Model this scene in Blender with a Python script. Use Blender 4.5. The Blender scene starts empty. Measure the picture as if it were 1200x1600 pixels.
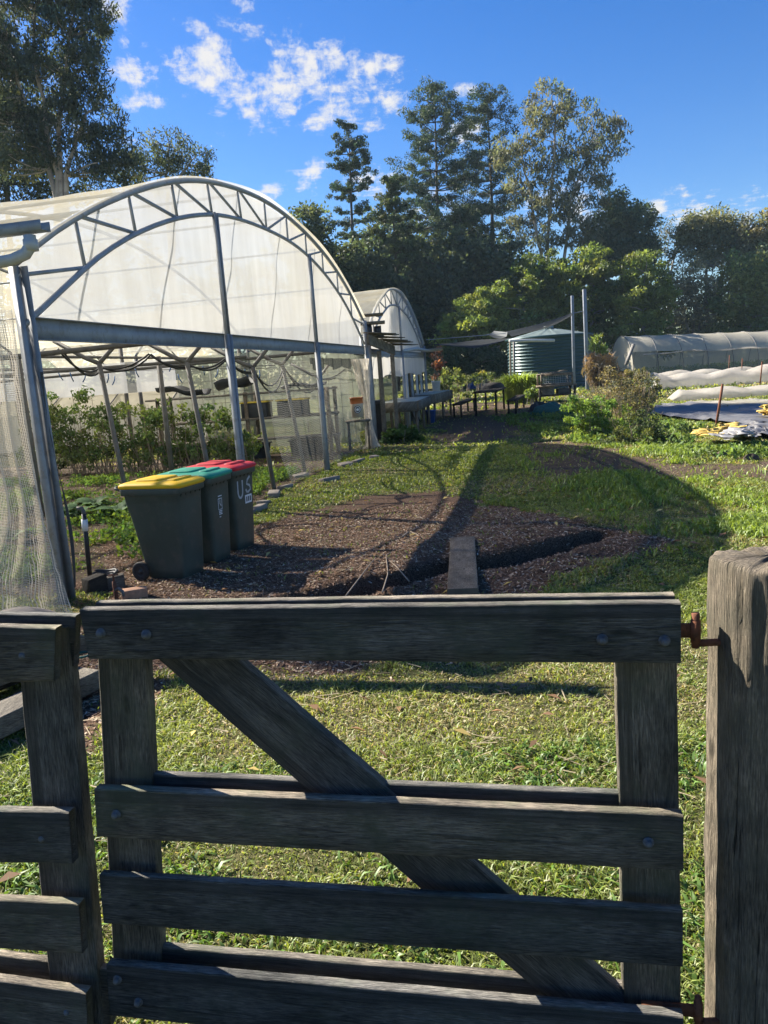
import bpy, bmesh, math, random
import numpy as np
from mathutils import Vector, Matrix

# ------------------------------------------------------------------ camera
scene = bpy.context.scene
COL = scene.collection
random.seed(7)
RNG = np.random.default_rng(7)
CAM_H = 1.65
PITCH = math.radians(10.2)
ROLL = math.radians(4.1)
cam_data = bpy.data.cameras.new("camera")
cam_data.sensor_fit = 'AUTO'
cam_data.sensor_width = 36.0
cam_data.lens = 27.0
cam_data.clip_start = 0.05
cam_data.clip_end = 3000
cam = bpy.data.objects.new("camera", cam_data)
COL.objects.link(cam)
cam.matrix_world = (Matrix.Translation((0, 0, CAM_H))
                    @ Matrix.Rotation(math.pi / 2 - PITCH, 4, 'X')
                    @ Matrix.Rotation(-ROLL, 4, 'Z'))
scene.camera = cam

# ------------------------------------------------------------------ world, sun, exposure
SUN_DIR = Vector((-1.18, 0.81, 1.0)).normalized()      # towards the sun
SUN_EL = math.asin(SUN_DIR.z)
SUN_AZ = math.atan2(SUN_DIR.x, SUN_DIR.y)              # clockwise from +Y
world = bpy.data.worlds.new("World")
scene.world = world
world.use_nodes = True
sun_data = bpy.data.lights.new("sun", 'SUN')
sun_data.energy = 4.8
sun_data.angle = math.radians(0.5)
sun_data.color = (1.0, 0.93, 0.82)
sun = bpy.data.objects.new("sun", sun_data)
COL.objects.link(sun)
sun.rotation_euler = SUN_DIR.to_track_quat('Z', 'Y').to_euler()
scene.view_settings.view_transform = 'Standard'
scene.view_settings.look = 'None'
scene.view_settings.exposure = 1.85
scene.view_settings.gamma = 1.0
cy = scene.cycles
cy.max_bounces = 8
cy.volume_bounces = 0
cy.diffuse_bounces = 3
cy.glossy_bounces = 3
cy.transmission_bounces = 6
cy.transparent_max_bounces = 32
cy.use_denoising = True
cy.sample_clamp_indirect = 6.0

# pixel (of the 1200x1600 photograph) -> ray, used to survey positions on the ground
_fw = np.array([0, math.cos(PITCH), -math.sin(PITCH)])
_up0 = np.array([0, math.sin(PITCH), math.cos(PITCH)])
_rt0 = np.array([1.0, 0, 0])
_rt = math.cos(ROLL) * _rt0 - math.sin(ROLL) * _up0
_up = math.sin(ROLL) * _rt0 + math.cos(ROLL) * _up0
CP = np.array([0, 0, CAM_H])
def ray(x, y):
    return _fw + _rt * (x - 600) / 1200.0 + _up * (800 - y) / 1200.0
def G(x, y, z=0.0):
    d = ray(x, y)
    return CP + d * ((z - CAM_H) / d[2])
def D(x, y, Y):
    d = ray(x, y)
    return CP + d * (Y / d[1])

def build_world():
    nt = world.node_tree
    N, L = nt.nodes, nt.links
    N.clear()
    out = N.new('ShaderNodeOutputWorld')
    bg = N.new('ShaderNodeBackground')
    bg.inputs['Strength'].default_value = 0.05
    sky = N.new('ShaderNodeTexSky')
    sky.sky_type = 'NISHITA'
    sky.sun_disc = False
    sky.sun_elevation = SUN_EL
    sky.sun_rotation = SUN_AZ
    sky.air_density = 1.0
    sky.dust_density = 0.25
    sky.ozone_density = 3.0
    hsv = N.new('ShaderNodeHueSaturation')
    hsv.inputs['Saturation'].default_value = 1.38
    hsv.inputs['Hue'].default_value = 0.514
    hsv.inputs['Value'].default_value = 0.93
    L.new(sky.outputs[0], hsv.inputs['Color'])
    L.new(hsv.outputs[0], bg.inputs['Color'])
    cb = N.new('ShaderNodeBackground')
    cb.inputs['Color'].default_value = (1.0, 0.985, 0.97, 1)
    cb.inputs['Strength'].default_value = 0.25
    tc = N.new('ShaderNodeTexCoord')
    # flat cloud layer: direction projected on a level sheet
    sep = N.new('ShaderNodeSeparateXYZ')
    L.new(tc.outputs['Generated'], sep.inputs[0])
    mz = N.new('ShaderNodeMath'); mz.operation = 'MAXIMUM'; mz.inputs[1].default_value = 0.04
    L.new(sep.outputs['Z'], mz.inputs[0])
    dv = N.new('ShaderNodeVectorMath'); dv.operation = 'DIVIDE'
    cmb = N.new('ShaderNodeCombineXYZ')
    for i in range(3):
        L.new(mz.outputs[0], cmb.inputs[i])
    L.new(tc.outputs['Generated'], dv.inputs[0]); L.new(cmb.outputs[0], dv.inputs[1])
    def noise(scale, detail, rough, src, off=(0, 0, 0)):
        mp = N.new('ShaderNodeMapping'); mp.inputs['Location'].default_value = off
        L.new(src, mp.inputs['Vector'])
        n = N.new('ShaderNodeTexNoise'); n.inputs['Scale'].default_value = scale
        n.inputs['Detail'].default_value = detail; n.inputs['Roughness'].default_value = rough
        n.inputs['Distortion'].default_value = 0.25
        L.new(mp.outputs[0], n.inputs['Vector'])
        return n.outputs[0]
    n1 = noise(7.0, 9, 0.62, dv.outputs[0], (3.1, 1.7, 0))
    n2 = noise(34.0, 9, 0.66, tc.outputs['Generated'], (0.4, 0.2, 0.9))
    nm = N.new('ShaderNodeMath'); nm.operation = 'MULTIPLY_ADD'; nm.inputs[1].default_value = 0.36
    L.new(n1, nm.inputs[0])
    nh = N.new('ShaderNodeMath'); nh.operation = 'MULTIPLY'; nh.inputs[1].default_value = 0.64
    L.new(n2, nh.inputs[0]); L.new(nh.outputs[0], nm.inputs[2])
    # where the clouds stand in the sky: (pixel direction, angular radius x, strength)
    banks = [((215, 105), .05, .98), ((225, 160), .03, .95), ((330, 100), .06, 1.0), ((400, 140), .065, 1.02), ((480, 140), .065, 1.05),
             ((560, 140), .055, 1.04), ((530, 165), .045, 1.02), ((440, 165), .04, 1.0), ((520, 95), .04, 1.0), ((450, 120), .06, 1.04), ((600, 165), .03, .98), ((470, 95), .05, 1.0), ((360, 45), .035, .98), ((400, 60), .028, 1.0), ((308, 48), .022, .97), ((380, 12), .02, .98), ((590, 105), .03, 1.0),
             ((500, 180), .04, .97), ((590, 200), .02, .95), ((490, 275), .03, 1.0), ((580, 285), .04, 1.0), ((420, 300), .024, .98),
             ((600, 285), .03, .98), ((730, 200), .04, .97), ((725, 142), .016, .96), ((1030, 325), .02, 1.0), ((1090, 330), .05, .98),
             ((900, 330), .06, .97), ((1150, 340), .05, .96), ((170, 5), .03, .97), ((690, 320), .05, .95), ((-300, 100), .25, 1.0), ((-500, -300), .3, 1.0)]
    acc = None
    for (px, r, s) in banks:
        d = Vector(ray(*px)).normalized()
        v = N.new('ShaderNodeVectorMath'); v.operation = 'SUBTRACT'
        v.inputs[1].default_value = d
        L.new(tc.outputs['Generated'], v.inputs[0])
        sc_ = N.new('ShaderNodeVectorMath'); sc_.operation = 'MULTIPLY'
        sc_.inputs[1].default_value = (1, 1, 1.7)
        L.new(v.outputs[0], sc_.inputs[0])
        ln = N.new('ShaderNodeVectorMath'); ln.operation = 'LENGTH'
        L.new(sc_.outputs[0], ln.inputs[0])
        mr = N.new('ShaderNodeMapRange'); mr.interpolation_type = 'SMOOTHSTEP'
        mr.inputs['From Min'].default_value = r * 1.75; mr.inputs['From Max'].default_value = 0
        mr.inputs['To Max'].default_value = s
        L.new(ln.outputs['Value'], mr.inputs['Value'])
        if acc is None:
            acc = mr.outputs[0]
        else:
            mx = N.new('ShaderNodeMath'); mx.operation = 'MAXIMUM'
            L.new(acc, mx.inputs[0]); L.new(mr.outputs[0], mx.inputs[1])
            acc = mx.outputs[0]
    ad = N.new('ShaderNodeMath'); ad.operation = 'MULTIPLY_ADD'; ad.inputs[1].default_value = 0.36
    L.new(acc, ad.inputs[0])
    ct = N.new('ShaderNodeMath'); ct.operation = 'MULTIPLY_ADD'; ct.inputs[1].default_value = 1.75; ct.inputs[2].default_value = -.375
    L.new(nm.outputs[0], ct.inputs[0]); L.new(ct.outputs[0], ad.inputs[2])
    cr = N.new('ShaderNodeMapRange'); cr.interpolation_type = 'SMOOTHSTEP'
    cr.inputs['From Min'].default_value = 0.70; cr.inputs['From Max'].default_value = 1.0
    cr.inputs['To Max'].default_value = 0.97
    L.new(ad.outputs[0], cr.inputs['Value'])
    mix = N.new('ShaderNodeMixShader')
    L.new(cr.outputs[0], mix.inputs[0]); L.new(bg.outputs[0], mix.inputs[1]); L.new(cb.outputs[0], mix.inputs[2])
    L.new(mix.outputs[0], out.inputs['Surface'])
build_world()

# ------------------------------------------------------------------ helpers
def tag(o, label=None, cat=None, group=None, kind=None):
    if label: o['label'] = label
    if cat: o['category'] = cat
    if group: o['group'] = group
    if kind: o['kind'] = kind
    return o

def empty(name, loc, label, cat, group=None):
    o = bpy.data.objects.new(name, None)
    COL.objects.link(o)
    o.location = Vector(loc)
    o.empty_display_size = 0.2
    return tag(o, label, cat, group)

class Geo:
    """collects vertices and faces, then links them as ONE mesh object"""
    def __init__(self):
        self.V, self.Q, self.T, self.UV, self.C = [], [], [], [], []
        self.n = 0
    def add(self, v, q=None, t=None, uv=None, c=None):
        v = np.asarray(v, float).reshape(-1, 3)
        self.V.append(v)
        if q is not None and len(q): self.Q.append(np.asarray(q, np.int64).reshape(-1, 4) + self.n)
        if t is not None and len(t): self.T.append(np.asarray(t, np.int64).reshape(-1, 3) + self.n)
        self.UV.append(np.zeros((len(v), 2)) if uv is None else np.asarray(uv, float).reshape(-1, 2))
        if c is None: c = np.ones((len(v), 3))
        c = np.asarray(c, float)
        if c.ndim == 1: c = np.tile(c, (len(v), 1))
        self.C.append(c)
        self.n += len(v)
        return self
    def box(self, c, size, ax=None, c_=None):
        """box centred on c; ax = 3 axis vectors"""
        h = np.asarray(size, float) / 2
        A = np.eye(3) if ax is None else np.asarray(ax, float)
        s = np.array([[x, y, z] for x in (-1, 1) for y in (-1, 1) for z in (-1, 1)], float) * h
        v = np.asarray(c, float) + s @ A
        q = [(0, 1, 3, 2), (4, 6, 7, 5), (0, 4, 5, 1), (2, 3, 7, 6), (0, 2, 6, 4), (1, 5, 7, 3)]
        uv = np.stack([s @ np.array([1, 0.3, 0.2]), s @ np.array([0.2, 1, 0.9])], 1)
        return self.add(v, q, uv=uv, c=c_)
    def bar(self, p0, p1, w, t, up=(0, 0, 1), c_=None):
        """rectangular bar from p0 to p1, t across 'up', w across the other"""
        p0, p1 = np.asarray(p0, float), np.asarray(p1, float)
        d = p1 - p0; l = np.linalg.norm(d); d /= l
        upv = np.asarray(up, float)
        if abs(d @ upv) > 0.98 * np.linalg.norm(upv): upv = np.array([1.0, 0, 0])
        s = np.cross(d, upv); s /= np.linalg.norm(s)
        u2 = np.cross(s, d)
        return self.box((p0 + p1) / 2, (l, w, t), [d, s, u2], c_)
    def tube(self, pts, r, k=8, cap=True, c_=None):
        pts = np.asarray(pts, float)
        n = len(pts)
        r = np.full(n, r, float) if np.isscalar(r) else np.asarray(r, float)
        tg = np.gradient(pts, axis=0)
        tg /= np.linalg.norm(tg, axis=1)[:, None] + 1e-12
        ref = np.array([0, 0, 1.0]) if abs(tg[0][2]) < 0.9 else np.array([1.0, 0, 0])
        a = np.cross(tg[0], ref); a /= np.linalg.norm(a)
        rings = []
        ang = np.arange(k) * 2 * math.pi / k
        for i in range(n):
            a = a - tg[i] * (a @ tg[i]); a /= np.linalg.norm(a) + 1e-12
            b = np.cross(tg[i], a)
            rings.append(pts[i] + r[i] * (np.cos(ang)[:, None] * a + np.sin(ang)[:, None] * b))
        v = np.concatenate(rings)
        i = np.arange(n - 1)[:, None] * k; j = np.arange(k)[None, :]
        j2 = (j + 1) % k
        q = np.stack([i + j, i + j2, i + k + j2, i + k + j], -1).reshape(-1, 4)
        ll = np.concatenate([[0], np.cumsum(np.linalg.norm(np.diff(pts, axis=0), axis=1))])
        uv = np.stack([np.repeat(ll, k), np.tile(ang / (2 * math.pi) * 6.28 * r.mean(), n)], 1)
        t = None
        if cap:
            v = np.concatenate([v, pts[:1], pts[-1:]]); uv = np.concatenate([uv, [[0, 0]], [[ll[-1], 0]]])
            c0, c1 = n * k, n * k + 1; e = (n - 1) * k
            t = [(c0, (x + 1) % k, x) for x in range(k)] + [(c1, e + x, e + (x + 1) % k) for x in range(k)]
        return self.add(v, q, t, uv, c_)
    def grid(self, P, c_=None, closed=False):
        """P (n,m,3) sheet"""
        P = np.asarray(P, float); n, m = P.shape[:2]
        i = np.arange(n - 1)[:, None] * m
        j = np.arange(m if closed else m - 1)[None, :]
        j2 = (j + 1) % m
        q = np.stack([i + j, i + j2, i + m + j2, i + m + j], -1).reshape(-1, 4)
        du = np.concatenate([[0], np.cumsum(np.linalg.norm(np.diff(P[:, m // 2], axis=0), axis=1))])
        dvv = np.concatenate([[0], np.cumsum(np.linalg.norm(np.diff(P[n // 2], axis=0), axis=1))])
        uv = np.stack(np.meshgrid(du, dvv, indexing='ij'), -1)
        c = None if c_ is None else (np.asarray(c_).reshape(-1, 3) if np.ndim(c_) == 3 else c_)
        return self.add(P.reshape(-1, 3), q, uv=uv.reshape(-1, 2), c=c)
    def lathe(self, prof, c=(0, 0, 0), k=24, c_=None):
        prof = np.asarray(prof, float)
        a = np.arange(k) * 2 * math.pi / k
        P = np.stack([prof[:, 0:1] * np.cos(a), prof[:, 0:1] * np.sin(a), np.repeat(prof[:, 1:2], k, 1)], -1) + np.asarray(c, float)
        return self.grid(P, c_, closed=True)
    def disc(self, c, r, nrm=(0, 0, 1), k=20, c_=None):
        nrm = Vector(nrm).normalized(); a = nrm.orthogonal().normalized(); b = nrm.cross(a)
        v = [Vector(c)] + [Vector(c) + r * (math.cos(x * 2 * math.pi / k) * a + math.sin(x * 2 * math.pi / k) * b) for x in range(k)]
        return self.add([tuple(x) for x in v], t=[(0, 1 + x, 1 + (x + 1) % k) for x in range(k)], c=c_)
    def build(self, name, mat, parent=None, smooth=False, solid=0.0, bevel=0.0, flat=False):
        me = bpy.data.meshes.new(name)
        V = np.concatenate(self.V) if self.V else np.zeros((0, 3))
        Q = np.concatenate(self.Q) if self.Q else np.zeros((0, 4), np.int64)
        T = np.concatenate(self.T) if self.T else np.zeros((0, 3), np.int64)
        base = None
        if parent is not None:
            V = V - np.array(world_loc(parent))
        elif len(V) and not flat:
            base = np.array([(V[:, 0].min() + V[:, 0].max()) / 2, (V[:, 1].min() + V[:, 1].max()) / 2, V[:, 2].min()])
            V = V - base
        me.vertices.add(len(V)); me.vertices.foreach_set('co', V.astype(np.float32).ravel())
        loops = np.concatenate([Q.ravel(), T.ravel()]).astype(np.int32)
        me.loops.add(len(loops)); me.loops.foreach_set('vertex_index', loops)
        starts = np.concatenate([np.arange(len(Q)) * 4, len(Q) * 4 + np.arange(len(T)) * 3]).astype(np.int32)
        me.polygons.add(len(starts)); me.polygons.foreach_set('loop_start', starts)
        if smooth: me.polygons.foreach_set('use_smooth', np.ones(len(starts), bool))
        uvl = me.uv_layers.new(name='UVMap')
        UV = np.concatenate(self.UV)
        uvl.data.foreach_set('uv', UV[loops].astype(np.float32).ravel())
        ca = me.color_attributes.new('Col', 'FLOAT_COLOR', 'POINT')
        Cc = np.concatenate(self.C)
        ca.data.foreach_set('color', np.concatenate([Cc, np.ones((len(Cc), 1))], 1).astype(np.float32).ravel())
        me.update(); me.validate()
        if mat: me.materials.append(mat)
        o = bpy.data.objects.new(name, me)
        COL.objects.link(o)
        if parent is not None: o.parent = parent
        if base is not None: o.location = base
        if solid:
            md = o.modifiers.new('thickness', 'SOLIDIFY'); md.thickness = solid; md.offset = 0
        if bevel:
            md = o.modifiers.new('edge', 'BEVEL'); md.width = bevel; md.segments = 2; md.limit_method = 'ANGLE'
        return o

def world_loc(o):
    p = Vector(o.location); q = o.parent
    while q is not None:
        p = p + Vector(q.location); q = q.parent
    return p

def copy_tree(o, parent=None):
    c = o.copy(); COL.objects.link(c); c.parent = parent
    for ch in [x for x in bpy.data.objects if x.parent == o]:
        copy_tree(ch, c)
    return c

def smooth_noise(x, y, s, seed=0):
    """cheap value noise, numpy"""
    r = np.random.default_rng(seed).random((64, 64))
    x = np.asarray(x) / s; y = np.asarray(y) / s
    xi, yi = np.floor(x).astype(int), np.floor(y).astype(int)
    fx, fy = x - xi, y - yi
    fx, fy = fx * fx * (3 - 2 * fx), fy * fy * (3 - 2 * fy)
    g = lambda a, b: r[a % 64, b % 64]
    return (g(xi, yi) * (1 - fx) + g(xi + 1, yi) * fx) * (1 - fy) + (g(xi, yi + 1) * (1 - fx) + g(xi + 1, yi + 1) * fx) * fy
def fbm(x, y, s, seed=0, o=4):
    t = 0; a = 1; n = 0
    for i in range(o):
        t = t + a * smooth_noise(x, y, s, seed + i); n += a; a *= .55; s /= 2.1
    return t / n
def inpoly(x, y, poly):
    x = np.asarray(x); y = np.asarray(y)
    r = np.zeros(np.shape(x), bool)
    n = len(poly); j = n - 1
    for i in range(n):
        xi, yi = poly[i][0], poly[i][1]; xj, yj = poly[j][0], poly[j][1]
        c = ((yi > y) != (yj > y)) & (x < (xj - xi) * (y - yi) / (yj - yi + 1e-12) + xi)
        r ^= c; j = i
    return r
def polydist(x, y, line):
    d = np.full(np.shape(x), 1e9)
    for a, b in zip(line[:-1], line[1:]):
        a = np.array(a[:2]); b = np.array(b[:2]); ab = b - a
        t = np.clip(((x - a[0]) * ab[0] + (y - a[1]) * ab[1]) / (ab @ ab), 0, 1)
        d = np.minimum(d, np.hypot(x - a[0] - t * ab[0], y - a[1] - t * ab[1]))
    return d

# ------------------------------------------------------------------ materials
def new_mat(name):
    m = bpy.data.materials.new(name); m.use_nodes = True
    nt = m.node_tree; nt.nodes.clear()
    return m, nt, nt.nodes, nt.links
def nd(N, t, **k):
    n = N.new(t)
    for a, b in k.items(): setattr(n, a, b)
    return n
def mixc(N, L, fac, a, b, mode='MIX'):
    m = N.new('ShaderNodeMix'); m.data_type = 'RGBA'; m.blend_type = mode
    if isinstance(fac, (int, float)): m.inputs[0].default_value = fac
    else: L.new(fac, m.inputs[0])
    for s, v in ((6, a), (7, b)):
        if isinstance(v, tuple): m.inputs[s].default_value = (*v[:3], 1)
        else: L.new(v, m.inputs[s])
    return m.outputs[2]
def noise_out(N, L, scale, detail=4, rough=.6, vec=None, lo=None, hi=None, sc3=None, dist=0):
    n = N.new('ShaderNodeTexNoise'); n.inputs['Scale'].default_value = scale
    n.inputs['Detail'].default_value = detail; n.inputs['Roughness'].default_value = rough
    n.inputs['Distortion'].default_value = dist
    if vec is not None:
        if sc3 is not None:
            mp = N.new('ShaderNodeMapping'); mp.inputs['Scale'].default_value = sc3
            L.new(vec, mp.inputs['Vector']); vec = mp.outputs[0]
        L.new(vec, n.inputs['Vector'])
    if lo is None: return n.outputs[0]
    mr = N.new('ShaderNodeMapRange'); mr.inputs['From Min'].default_value = lo; mr.inputs['From Max'].default_value = hi
    L.new(n.outputs[0], mr.inputs['Value'])
    return mr.outputs[0]

def mat_plain(name, col, rough=.6, metal=0.0, var=.25, vscale=6.0, bump=.0, bscale=40, spec=.5, dirt=None, coat=0, usecol=False):
    """paint, plastic, metal: base colour with blotchy variation, optional dirt and bump"""
    m, nt, N, L = new_mat(name)
    out = N.new('ShaderNodeOutputMaterial'); p = N.new('ShaderNodeBsdfPrincipled')
    tc = N.new('ShaderNodeTexCoord')
    f = noise_out(N, L, vscale, 5, .6, tc.outputs['Object'], .3, .7)
    a = tuple(max(0, c * (1 - var)) for c in col); b = tuple(min(1, c * (1 + var)) for c in col)
    c = mixc(N, L, f, a, b)
    if usecol:
        at = N.new('ShaderNodeAttribute'); at.attribute_name = 'Col'
        c = mixc(N, L, 1.0, c, at.outputs['Color'], 'MULTIPLY')
    if dirt:
        g = noise_out(N, L, vscale * 2.3, 6, .7, tc.outputs['Object'], .52, .72)
        c = mixc(N, L, g, c, dirt)
    L.new(c, p.inputs['Base Color'])
    rr = N.new('ShaderNodeMapRange'); rr.inputs['To Min'].default_value = rough * .85; rr.inputs['To Max'].default_value = min(1, rough * 1.15)
    L.new(f, rr.inputs['Value']); L.new(rr.outputs[0], p.inputs['Roughness'])
    p.inputs['Metallic'].default_value = metal
    p.inputs['Specular IOR Level'].default_value = spec
    p.inputs['Coat Weight'].default_value = coat
    if bump:
        bn = noise_out(N, L, bscale, 4, .6, tc.outputs['Object'])
        bp = N.new('ShaderNodeBump'); bp.inputs['Strength'].default_value = bump; bp.inputs['Distance'].default_value = .01
        L.new(bn, bp.inputs['Height']); L.new(bp.outputs[0], p.inputs['Normal'])
    L.new(p.outputs[0], out.inputs[0])
    return m

def mat_wood(name, dark, mid, light, rough=.85, crack=.5, green=None, top=0):
    """weathered timber; the grain runs along U"""
    m, nt, N, L = new_mat(name)
    out = N.new('ShaderNodeOutputMaterial'); p = N.new('ShaderNodeBsdfPrincipled')
    uv = N.new('ShaderNodeUVMap'); uv.uv_map = 'UVMap'
    g1 = noise_out(N, L, 1.0, 6, .65, uv.outputs[0], .3, .7, (9, 100, 1), dist=.8)
    g2 = noise_out(N, L, 1.0, 8, .7, uv.outputs[0], .38, .62, (26, 360, 1), dist=.4)
    bl = noise_out(N, L, 1.0, 4, .6, uv.outputs[0], .35, .7, (4, 10, 1))
    c = mixc(N, L, g1, dark, mid)
    c = mixc(N, L, bl, c, light)
    c2 = mixc(N, L, g2, (.22, .22, .23), (1.25, 1.23, 1.2))
    c = mixc(N, L, .85, c, c2, 'MULTIPLY')
    ck = noise_out(N, L, 1.0, 3, .5, uv.outputs[0], .655, .69, (2.6, 70, 1), dist=1.2)
    ckm = N.new('ShaderNodeMath'); ckm.operation = 'MULTIPLY'; ckm.inputs[1].default_value = crack
    L.new(ck, ckm.inputs[0])
    c = mixc(N, L, ckm.outputs[0], c, (.008, .007, .006))
    # knots: rare dark spots stretched along the grain
    vo = N.new('ShaderNodeTexVoronoi'); vo.inputs['Scale'].default_value = 1.0
    mp = N.new('ShaderNodeMapping'); mp.inputs['Scale'].default_value = (3.2, 9, 1); L.new(uv.outputs[0], mp.inputs['Vector'])
    L.new(mp.outputs[0], vo.inputs['Vector'])
    kr = N.new('ShaderNodeMapRange'); kr.inputs['From Min'].default_value = .10; kr.inputs['From Max'].default_value = .05
    L.new(vo.outputs['Distance'], kr.inputs['Value'])
    km = N.new('ShaderNodeMath'); km.operation = 'MULTIPLY'; km.inputs[1].default_value = .7; L.new(kr.outputs[0], km.inputs[0])
    c = mixc(N, L, km.outputs[0], c, tuple(x * .35 for x in dark))
    if green:
        tc = N.new('ShaderNodeTexCoord')
        gm = noise_out(N, L, 5.0, 5, .65, tc.outputs['Object'], .48, .68)
        c = mixc(N, L, gm, c, green)
    # broad water stains
    tc2 = N.new('ShaderNodeTexCoord')
    st = noise_out(N, L, 2.4, 7, .72, tc2.outputs['Object'], .36, .66)
    stc = mixc(N, L, st, (.45, .47, .50), (1.15, 1.12, 1.08))
    c = mixc(N, L, .8, c, stc, 'MULTIPLY')
    oi = N.new('ShaderNodeObjectInfo')
    rv = N.new('ShaderNodeValToRGB'); rv.color_ramp.elements[0].color = (.80, .84, .86, 1); rv.color_ramp.elements[1].color = (1.40, 1.28, 1.10, 1)
    L.new(oi.outputs['Random'], rv.inputs[0])
    c = mixc(N, L, 1.0, c, rv.outputs[0], 'MULTIPLY')
    if top:   # upward faces lightened: sunlight painted onto the upper edges, plus some weather bleaching
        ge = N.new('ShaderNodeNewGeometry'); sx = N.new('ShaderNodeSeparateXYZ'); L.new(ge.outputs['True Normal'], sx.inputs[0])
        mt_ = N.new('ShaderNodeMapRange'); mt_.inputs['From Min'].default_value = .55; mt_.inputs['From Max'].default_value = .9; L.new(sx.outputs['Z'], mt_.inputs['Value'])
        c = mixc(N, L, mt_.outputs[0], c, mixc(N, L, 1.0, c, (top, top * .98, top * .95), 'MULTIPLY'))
    L.new(c, p.inputs['Base Color'])
    p.inputs['Roughness'].default_value = rough
    p.inputs['Specular IOR Level'].default_value = .25
    h = N.new('ShaderNodeMath'); h.operation = 'MULTIPLY_ADD'; h.inputs[1].default_value = .6
    L.new(g2, h.inputs[0]); L.new(g1, h.inputs[2])
    h2 = N.new('ShaderNodeMath'); h2.operation = 'SUBTRACT'; L.new(h.outputs[0], h2.inputs[0]); L.new(ck, h2.inputs[1])
    bp = N.new('ShaderNodeBump'); bp.inputs['Strength'].default_value = .9; bp.inputs['Distance'].default_value = .006
    L.new(h2.outputs[0], bp.inputs['Height']); L.new(bp.outputs[0], p.inputs['Normal'])
    L.new(p.outputs[0], out.inputs[0])
    return m

def mat_leaf(name, trans=.38, rough=.55, gloss=.03):
    """leaves and grass: colour from the plant's own leaf colours"""
    m, nt, N, L = new_mat(name)
    out = N.new('ShaderNodeOutputMaterial')
    at = N.new('ShaderNodeAttribute'); at.attribute_name = 'Col'
    d = N.new('ShaderNodeBsdfDiffuse'); t = N.new('ShaderNodeBsdfTranslucent'); g = N.new('ShaderNodeBsdfGlossy')
    g.inputs['Roughness'].default_value = rough
    L.new(at.outputs['Color'], d.inputs['Color'])
    c = mixc(N, L, 1.0, at.outputs['Color'], (1.25, 1.15, .55), 'MULTIPLY')
    L.new(c, t.inputs['Color'])
    m1 = N.new('ShaderNodeMixShader'); m1.inputs[0].default_value = trans
    L.new(d.outputs[0], m1.inputs[1]); L.new(t.outputs[0], m1.inputs[2])
    m2 = N.new('ShaderNodeMixShader'); m2.inputs[0].default_value = gloss
    L.new(m1.outputs[0], m2.inputs[1]); L.new(g.outputs[0], m2.inputs[2])
    L.new(m2.outputs[0], out.inputs[0])
    return m

def mat_film(name, col, clear=.15, trans=.5, stain=(.35, .30, .18), stain_amt=.4, streak=True):
    """polythene film or shade cloth: part clear, part translucent, part diffuse, with stains"""
    m, nt, N, L = new_mat(name)
    out = N.new('ShaderNodeOutputMaterial')
    uv = N.new('ShaderNodeUVMap'); uv.uv_map = 'UVMap'
    tc = N.new('ShaderNodeTexCoord')
    f = noise_out(N, L, 1.0, 6, .65, tc.outputs['Object'], .45, .8, (.9, .9, .5))
    f2 = noise_out(N, L, 1.0, 5, .6, tc.outputs['Object'], .35, .75, (5, 5, .35))
    c = mixc(N, L, f2, tuple(x * .86 for x in col), col)
    fm = N.new('ShaderNodeMath'); fm.operation = 'MULTIPLY'; fm.inputs[1].default_value = stain_amt; L.new(f, fm.inputs[0])
    c = mixc(N, L, fm.outputs[0], c, stain)
    d = N.new('ShaderNodeBsdfDiffuse'); t = N.new('ShaderNodeBsdfTranslucent'); x = N.new('ShaderNodeBsdfTransparent'); g = N.new('ShaderNodeBsdfGlossy')
    g.inputs['Roughness'].default_value = .35
    L.new(c, d.inputs['Color']); L.new(c, t.inputs['Color'])
    m1 = N.new('ShaderNodeMixShader'); m1.inputs[0].default_value = trans
    L.new(d.outputs[0], m1.inputs[1]); L.new(t.outputs[0], m1.inputs[2])
    m3 = N.new('ShaderNodeMixShader'); m3.inputs[0].default_value = .03
    L.new(m1.outputs[0], m3.inputs[1]); L.new(g.outputs[0], m3.inputs[2])
    m2 = N.new('ShaderNodeMixShader'); m2.inputs[0].default_value = clear
    L.new(m3.outputs[0], m2.inputs[1]); L.new(x.outputs[0], m2.inputs[2])
    bp = N.new('ShaderNodeBump'); bp.inputs['Strength'].default_value = .25; bp.inputs['Distance'].default_value = .03
    L.new(f2, bp.inputs['Height']); L.new(bp.outputs[0], d.inputs['Normal'])
    L.new(m2.outputs[0], out.inputs[0])
    return m

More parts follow.
